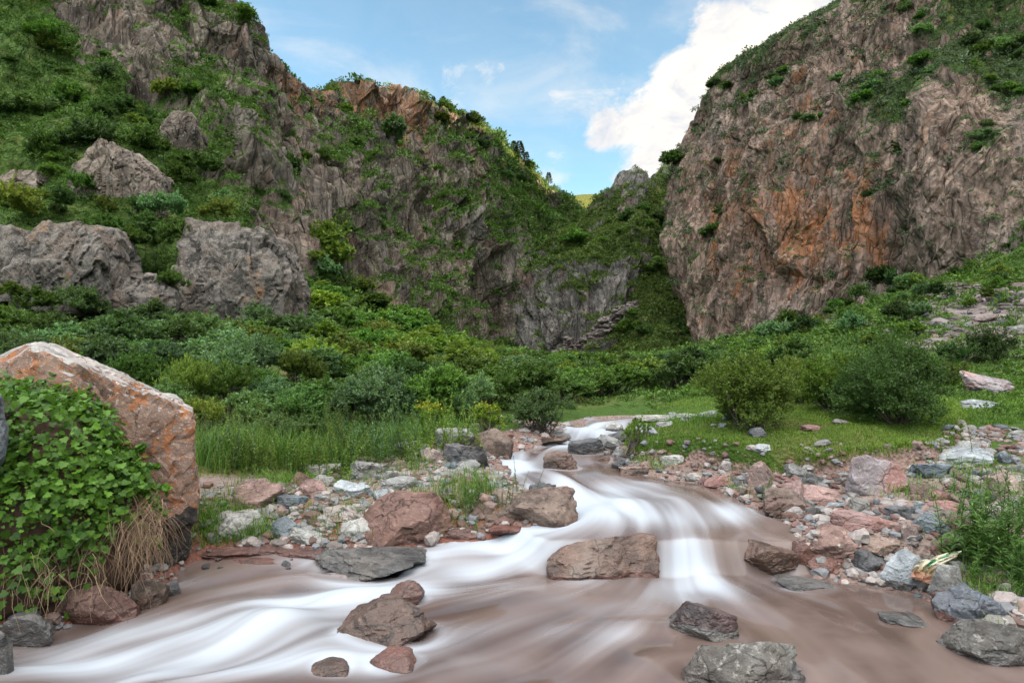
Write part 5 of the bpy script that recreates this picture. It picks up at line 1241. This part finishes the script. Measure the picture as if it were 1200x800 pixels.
cobbles(8, [(230, 655), (340, 655), (340, 672), (230, 675)], .05, ['rust', 'brown', 'slate'], 'in the shallows beside the red ledge', 309, dmin=-.5)
# gravel: fine stuff filling the gaps
GV, GF = ICO[2]
def gravel(name, p, size, mat, seed, label, flat=.6):
    r = np.random.default_rng(seed); n = len(p); shp = [GV * (1 + .38 * r.standard_normal((len(GV), 1)).clip(-1, 1) * .5) * np.array([1, r.uniform(.6, .9), flat]) for _ in range(8)]
    k = r.integers(0, 8, n); a = r.uniform(0, 6.28, n); V = np.array(shp)[k]
    x = V[..., 0] * np.cos(a)[:, None] - V[..., 1] * np.sin(a)[:, None]; y = V[..., 0] * np.sin(a)[:, None] + V[..., 1] * np.cos(a)[:, None]
    V = np.stack([x, y, V[..., 2]], -1) * size[:, None, None] + p[:, None]
    f = (GF[None] + (np.arange(n) * len(GV))[:, None, None]).reshape(-1, 3)
    return setting(link(name, mesh_np(name, V.reshape(-1, 3), f, {'tint': np.repeat(r.uniform(0, 1, n), len(GV))}, smooth=False), mat), 'stuff', label)
def mat_gravel(name, stops):
    t = NT(name); a = t.attr('tint'); rp = t.new('ShaderNodeValToRGB'); t.lk(a, rp.inputs[0]); rp.color_ramp.interpolation = 'CONSTANT'
    e = rp.color_ramp.elements
    while len(e) < len(stops): e.new(.5)
    for i, c in enumerate(stops): e[i].position = i / len(stops); e[i].color = (*c, 1)
    c = t.mix(t.ramp(t.noise(t.pos(), 30., 4, .7), .3, .7, 0, .5), rp.outputs[0], (.10, .085, .08))
    return t.done(c, .85, .3)
M_GR = mat_gravel('mixed_gravel', [(.14, .12, .11), (.22, .15, .13), (.28, .26, .25), (.16, .085, .07), (.20, .20, .20), (.12, .07, .055), (.33, .29, .27), (.17, .18, .195)])
M_SCREE = mat_gravel('grey_scree', [(.10, .085, .078), (.15, .125, .115), (.195, .17, .16), (.09, .07, .062), (.135, .10, .092)])
def bank_gravel():
    r = np.random.default_rng(311); n = 34000
    x = np.concatenate([r.uniform(-5, .9, n // 2), r.uniform(.8, 7.2, n // 2)]); y = r.uniform(4.4, 12.5, n); p2 = np.stack([x, y], 1)
    d = sdist(p2, RIVER); b = sdist(p2, BANK)
    wgt = np.where(x < .5, sstep(1.7, .2, d) * np.where(y > 9.5, .2, 1), sstep(2.2, .5, d)) * (b > -.02); wgt = np.maximum(wgt, (np.abs(b - .12) < .22) * (y < 9.6))
    wgt = np.maximum(wgt, .55 * ((x > 4.4) & (b > .2) & (y < 10)))
    wgt = wgt * (.35 + .65 * sstep(-.15, .25, fbm(np.stack([x * 1.4, y * 1.4, x * 0], 1), 3, 9)))
    ok = (d > -.06) & (r.uniform(0, 1, n) < wgt); x, y = x[ok], y[ok]
    s = .019 * np.exp(r.normal(0, .5, len(x))); p = np.stack([x, y, ground(x, y) + s * .15], 1)
    k = r.choice(len(x), 3600, replace=False); sb = .041 * np.exp(r.normal(0, .40, 3600)); sb = np.minimum(sb, .09)
    gravel('rubble', np.stack([x[k], y[k], ground(x[k], y[k]) + sb * .15], 1), sb, M_GR, 313, 'fist-sized rubble packed between the larger stones')
    gravel('bank_gravel', p, s, M_GR, 312, 'gravel and pebbles between the stones of both banks')
bank_gravel()
def scree():
    r = np.random.default_rng(321); n = 5200
    px = r.uniform(1030, 1260, n); py = r.uniform(325, 425, n); Y = np.exp(r.uniform(math.log(13), math.log(40), n)); x = (px - 600) / F * Y; z = ground(x, Y)
    q = 400 - F * (z - CH) / Y; w = np.clip((px - 1030) / 80, 0, 1) * sstep(326, 345, q) * sstep(424, 408, q) * (.25 + .75 * sstep(-.2, .25, fbm(np.stack([x * .35, Y * .35, z * .35], 1), 3, 5)))
    ok = r.uniform(0, 1, n) < w; p = np.stack([x, Y, z], 1)[ok]
    px = r.normal(985, 26, 500); Y2 = r.uniform(22, 48, 500); x2 = (px - 600) / F * Y2; z2 = ground(x2, Y2); q2 = 400 - F * (z2 - CH) / Y2; ok2 = np.abs(q2 - 380) < 10
    p = np.concatenate([p, np.stack([x2, Y2, z2], 1)[ok2]])
    gravel('scree', p, .075 * np.clip(p[:, 1] / 20, .7, 2) * np.exp(r.normal(0, .5, len(p))), M_SCREE, 322, 'grey scree of broken stones on the slope below the right cliff', .45)
    # narrow stone run in the gully beside the spur
    V = S_SPUR['V']; a = np.stack([S_SPUR['px'], S_SPUR['py']], 1)
    t = np.clip((a[:, 0] - 655) / 85., 0, 1); line = 420 - 62 * t; ok = (np.abs(a[:, 1] - line) < 4 + 6 * (1 - t)) & (a[:, 0] > 650) & (a[:, 0] < 742)
    ok = CHUTE; k = r.choice(np.nonzero(ok)[0], 3000); p = V[k] + r.normal(0, .25, (3000, 3)) * [1, 1, .3] + [0, -.1, .25]
    gravel('stone_run', p, .20 * np.exp(r.normal(0, .45, 3000)), M_SCREE, 323, 'narrow grey stone run in the gully beside the middle spur', .5)
    me_n = 0
    for i in range(46):
        px, py = r.uniform(1075, 1198), r.uniform(345, 412); g = hit(px, py, 13)
        s = .11 * math.exp(r.normal(0, .5)) * g[1] / 20
        me = PROTO_B[int(r.integers(9))]; o = link('scree_block', me); o.material_slots[0].link = 'OBJECT'; c = ['grey', 'grey', 'pinkbrown', 'slate', 'pinkbrown'][int(r.integers(5))]; o.material_slots[0].material = RM[c]
        o.location = g + [0, 0, s * .2]; o.scale = (s * 2.2, s * 2, s * 1.6); o.rotation_euler = (.3, r.normal(0, .3), r.uniform(0, 6.28)); tag(o, f'{WORDS[c]} stone block lying in the scree', 'rock', f'{WORDS[c]} blocks in the scree')
scree()

# ------------------------------------------------------------------ crumpled wrapper between the stones
def wrapper():
    t = NT('printed_wrapper_foil'); uv = t.new('ShaderNodeUVMap').outputs[0]; sp = t.new('ShaderNodeSeparateXYZ'); t.lk(uv, sp.inputs[0])
    n = t.noise(uv, 3., 3); v = t.math('ADD', sp.outputs[1], t.math('MULTIPLY', t.math('SUBTRACT', n, .5), .25)); u = sp.outputs[0]
    c = t.mix(t.ramp(v, .60, .63), (.46, .45, .35), (.44, .42, .31))
    c = t.mix(t.math('MULTIPLY', t.ramp(u, .36, .39), t.ramp(u, .60, .57)), (.46, .43, .32), (.02, .19, .08))
    c = t.mix(t.ramp(v, .30, .24), c, (.27, .21, .12)); c = t.mix(t.math('MULTIPLY', t.ramp(v, .16, .12), .8), c, (.24, .10, .06))
    m = t.done(c, .32, .5)
    n_, k_ = 46, 26; uu, vv = np.meshgrid(np.linspace(0, 1, k_), np.linspace(0, 1, n_), indexing='xy')
    a, b, c_, d = P(1066, 684, 5.36), P(1090, 694, 5.30), P(1096, 652, 5.62), P(1126, 646, 5.66)
    base = (a + (b - a) * uu[..., None]) * (1 - vv[..., None]) + (c_ + (d - c_) * uu[..., None]) * vv[..., None]
    q = np.stack([uu.ravel() * 4, vv.ravel() * 7, uu.ravel() * 0], 1)
    cr_, e = cells(q * .9, 5, 1.6); cr2, e2 = cells(q * 2.2, 8, 1.4)
    base = base.reshape(-1, 3); base[:, 2] += .05 + .045 * np.sin(vv.ravel() * 5); base[:, 1] -= .0
    base += np.stack([.3 * cr2, -1. * cr_ - .4 * cr2, .7 * cr_ + .3 * cr2], 1) * .032
    o0 = base.mean(0); me = mesh_np('wrapper', base - o0, grid_faces(n_, k_), uv=np.stack([uu.ravel(), vv.ravel()], 1), smooth=False)
    o = link('plastic_wrapper', me, m, loc=o0); sm = o.modifiers.new('thickness', 'SOLIDIFY'); sm.thickness = .002
    tag(o, 'crumpled green, cream and orange plastic wrapper stuck between stones at the pool', 'wrapper')
wrapper()

# ------------------------------------------------------------------ leafy weeds on the right bank
def weed(px, py, hpx, n_st, seed, label, spread=.10, L=.085, W=.016, Y=None, mat='green', group=None):
    r = np.random.default_rng(seed); g = hit(px, py, 3.2) if Y is None else P(px, py, Y); h = hpx * g[1] / F
    root = bpy.data.objects.new('leafy_weed', None); COL.objects.link(root); root.location = g; sp, lv = [], []
    for _ in range(n_st):
        b = np.array([r.normal(0, spread * .5), r.normal(0, spread * .5), -.03]); hh = h * r.uniform(.55, 1.05); ln = np.array([r.normal(0, .22), r.normal(-.05, .22), 0]) * hh
        t = np.linspace(0, 1, 7)[:, None]; pts = b + t * [0, 0, hh] + t ** 2 * ln; sp.append(tube(pts, np.linspace(.0045, .0015, 7), 4))
        n = int(34 * hh / .4) + 8; q = r.uniform(.12, 1, n)[:, None]; p = b + q * [0, 0, hh] + q ** 2 * ln; a = np.arange(n) * 2.4 + r.normal(0, .3, n)
        d = np.stack([np.cos(a), np.sin(a), .45 + r.normal(0, .25, n)], 1); s = (1.15 - .65 * q[:, 0]) * r.uniform(.6, 1.15, n)
        lv.append(leaf_quads(p, d, np.array([0, 0, 1.]) + rdir(r, n) * .35, L * s, W * s * 1.2, np.clip(r.normal(.45, .2, n), 0, 1)))
    V, f, T = join(lv); link('leaves', mesh_np('weed_leaves', V, f, {'tint': T}, smooth=False), ML[mat], root)
    V, f = join_rooted(sp, [0, 0, -.06]); link('stems', mesh_np('weed_stems', V, f), flat_mat('green_stem', (.04, .07, .02), (.09, .13, .04), 9.), root)
    tag(root, label, 'plant', group)
weed(1165, 660, 92, 52, 501, 'dense dark green weeds with narrow leaves above the slate boulder', .36, L=.10, W=.022, mat='green')
weed(1192, 690, 76, 34, 502, 'leafy weeds at the right edge of the photo above the granite boulder', .28, mat='green')
weed(1145, 640, 105, 5, 503, 'tall upright leafy weed left of the dense dark weeds', .10, mat='green')
weed(1186, 610, 80, 9, 504, 'weeds growing against the orange-tan blocky boulder', .2, mat='green')
weed(1135, 655, 40, 12, 505, 'low weeds beside the wrapper', .2, L=.06, mat='dark')
weed(1140, 545, 92, 1, 506, 'single very tall thin stem rising in front of the pale slab', .01, L=.03, W=.006, mat='olive')
weed(1130, 585, 40, 8, 507, 'small leafy weeds in front of the blue-grey stone', .22, L=.06, mat='green')
weed(895, 585, 34, 4, 508, 'small weed growing at the foot of the eroded bank', .08, L=.045, mat='green')
weed(545, 598, 46, 14, 509, 'tuft of leafy weeds between the two large left bank boulders', .26, L=.06, mat='green')
weed(590, 590, 54, 9, 510, 'thin seeding grass stalks behind the cracked bank boulder', .24, L=.05, W=.006, mat='olive')
weed(470, 600, 30, 8, 511, 'low weeds in front of the rounded grey stone on the left bank', .2, L=.05, mat='green')
weed(285, 545, 74, 16, 512, 'tall feathery green weeds at the front of the tall grass, right of the lichen boulder', .45, L=.06, W=.012, mat='lime')
weed(320, 525, 64, 16, 513, 'feathery weeds standing in the tall grass behind the pinkish triangular boulder', .5, L=.06, W=.012, mat='lime')
weed(450, 525, 56, 14, 514, 'green weeds in the tall grass below the middle thicket', .5, L=.06, W=.012, mat='lime')

_r = np.random.default_rng(55)
for i in range(40):
    _px = _r.uniform(236, 540); _py = _r.uniform(508, 558) - max(0, (_px - 400) * .14); _m = ['lime', 'green', 'teal', 'lime', 'olive'][i % 5]
    weed(_px, _py, _r.uniform(34, 76), int(_r.integers(10, 22)), 560 + i, f'{COLORS[_m]} feathery weed in the grass between the left thicket and the stony bank', .42, L=.060 * _r.uniform(.8, 1.4), W=.015 * _r.uniform(.8, 1.6), mat=_m, group=f'{COLORS[_m]} feathery weeds before the left thicket')
# ------------------------------------------------------------------ sky, sun, camera
SUN_EL, SUN_AZ = 11.5, 100.0
def build_world():
    w = bpy.data.worlds.new('World'); scene.world = w; w.use_nodes = True
    nt = w.node_tree; nt.nodes.clear()
    class W(NT):
        def __init__(s): s.t = nt; s.n = nt.nodes
    t = W()
    out = t.new('ShaderNodeOutputWorld'); bg = t.new('ShaderNodeBackground'); t.lk(bg.outputs[0], out.inputs[0])
    sky = t.new('ShaderNodeTexSky'); sky.sky_type = 'NISHITA'; sky.sun_disc = False
    sky.sun_elevation = math.radians(SUN_EL); sky.sun_rotation = math.radians(SUN_AZ)
    sky.altitude = 1800; sky.air_density = 1.0; sky.dust_density = .6; sky.ozone_density = 1.5
    d = t.new('ShaderNodeTexCoord').outputs['Generated']
    sep = t.new('ShaderNodeSeparateXYZ'); t.lk(d, sep.inputs[0])
    def lobe(px, py, r_in, r_out):
        v = np.array([(px - 600) / F, 1, (400 - py) / F]); v /= np.linalg.norm(v)
        n = t.new('ShaderNodeVectorMath', operation='DOT_PRODUCT'); t.lk(d, n.inputs[0]); n.inputs[1].default_value = v
        return t.ramp(n.outputs['Value'], math.cos(math.radians(r_out)), math.cos(math.radians(r_in)))
    m = None
    for a in ((765, 160, 1.2, 5.), (815, 115, 1.5, 5.5), (875, 55, 1.5, 6.), (935, 0, 2, 6.5), (1010, -70, 4, 9), (755, 205, .5, 4.), (715, 158, .3, 2.8), (800, 180, 1, 5)):
        l = lobe(*a); m = l if m is None else t.math('MAXIMUM', m, l)
    dm = t.mapping(d, (1, 1, 1.7))
    n1 = t.noise(dm, 11., 9, .62, .45); n2 = t.noise(t.mapping(d, (1, 1, 3.)), 3.2, 7, .6, .6)
    big = t.ramp(t.math('ADD', t.math('MULTIPLY', m, .74), t.math('MULTIPLY', t.math('SUBTRACT', n1, .5), 1.7)), .24, .72)
    wisp = t.math('MULTIPLY', t.math('ADD', t.ramp(n2, .44, .74), .16), .40)
    wisp2 = None
    for a in ((575, 85, .3, 2.2), (520, 100, .3, 4), (655, 195, .2, 2.5), (710, 130, .5, 4), (690, 110, .5, 5)):
        l = lobe(*a); wisp2 = l if wisp2 is None else t.math('MAXIMUM', wisp2, l)
    wisp = t.math('MAXIMUM', wisp, t.ramp(t.math('ADD', t.math('MULTIPLY', wisp2, .27), t.math('SUBTRACT', n1, .5)), .18, .5, 0, .75))
    # unseen bright cloud added overhead and behind the camera to light the cliffs
    over = t.math('MAXIMUM', t.ramp(sep.outputs[2], .47, .70), t.ramp(t.math('MULTIPLY', sep.outputs[1], -1.), -.15, .35))
    over = t.math('MULTIPLY', over, t.ramp(sep.outputs[2], .22, .55))
    over = t.math('MULTIPLY', t.ramp(t.math('ADD', t.math('MULTIPLY', over, .8), t.math('SUBTRACT', n2, .5)), .25, .6), .9)
    ov = t.new('ShaderNodeVectorMath', operation='DOT_PRODUCT'); t.lk(d, ov.inputs[0]); ov.inputs[1].default_value = (-.05, -.38, .92)
    over = t.math('MULTIPLY', over, t.ramp(ov.outputs['Value'], .30, .95))
    cm = t.math('MAXIMUM', t.math('MAXIMUM', big, wisp), over, True)
    n3 = t.noise(dm, 7., 7, .62, .4)
    ccol = t.mix(t.ramp(n3, .35, .65), (CLOUD * .62, CLOUD * .68, CLOUD * .78), (CLOUD * 1.12, CLOUD * 1.03, CLOUD * .92))
    skyc = t.new('ShaderNodeVectorMath', operation='MULTIPLY'); t.lk(sky.outputs[0], skyc.inputs[0]); skyc.inputs[1].default_value = SKYMUL
    colr = t.mix(t.math('MAXIMUM', big, wisp, True), skyc.outputs[0], ccol)
    colr = t.mix(over, colr, (OVER * 1.0, OVER * .985, OVER * .96))
    t.lk(colr, bg.inputs[0]); bg.inputs[1].default_value = .12
CLOUD = 2.75; OVER = 14.; SKYMUL = (.86, .98, .88)
build_world()
el, az = math.radians(SUN_EL), math.radians(SUN_AZ)
sd = Vector((math.cos(el) * math.sin(az), math.cos(el) * math.cos(az), math.sin(el)))
sl = bpy.data.lights.new('sun', 'SUN'); sl.energy = 5.0; sl.angle = math.radians(.5); sl.color = (1, .80, .58)
so = bpy.data.objects.new('sun', sl); COL.objects.link(so); so.rotation_euler = sd.to_track_quat('Z', 'Y').to_euler(); so.location = (60, -20, 80)
cam = bpy.data.cameras.new('camera'); cam.lens = 24.; cam.sensor_width = 36.; cam.clip_start = .05; cam.clip_end = 9000
co = bpy.data.objects.new('camera', cam); COL.objects.link(co); co.location = (0, 0, CH); co.rotation_euler = (math.pi / 2, 0, 0)
scene.camera = co
scene.view_settings.view_transform = 'Standard'; scene.view_settings.look = 'None'; scene.view_settings.gamma = 1.
scene.view_settings.use_curve_mapping = False
scene.view_settings.exposure = 1.75
scene.cycles.max_bounces = 6; scene.cycles.diffuse_bounces = 3; scene.cycles.glossy_bounces = 2; scene.cycles.transmission_bounces = 3; scene.cycles.transparent_max_bounces = 4
scene.cycles.caustics_reflective = False; scene.cycles.caustics_refractive = False
scene.cycles.use_denoising = True
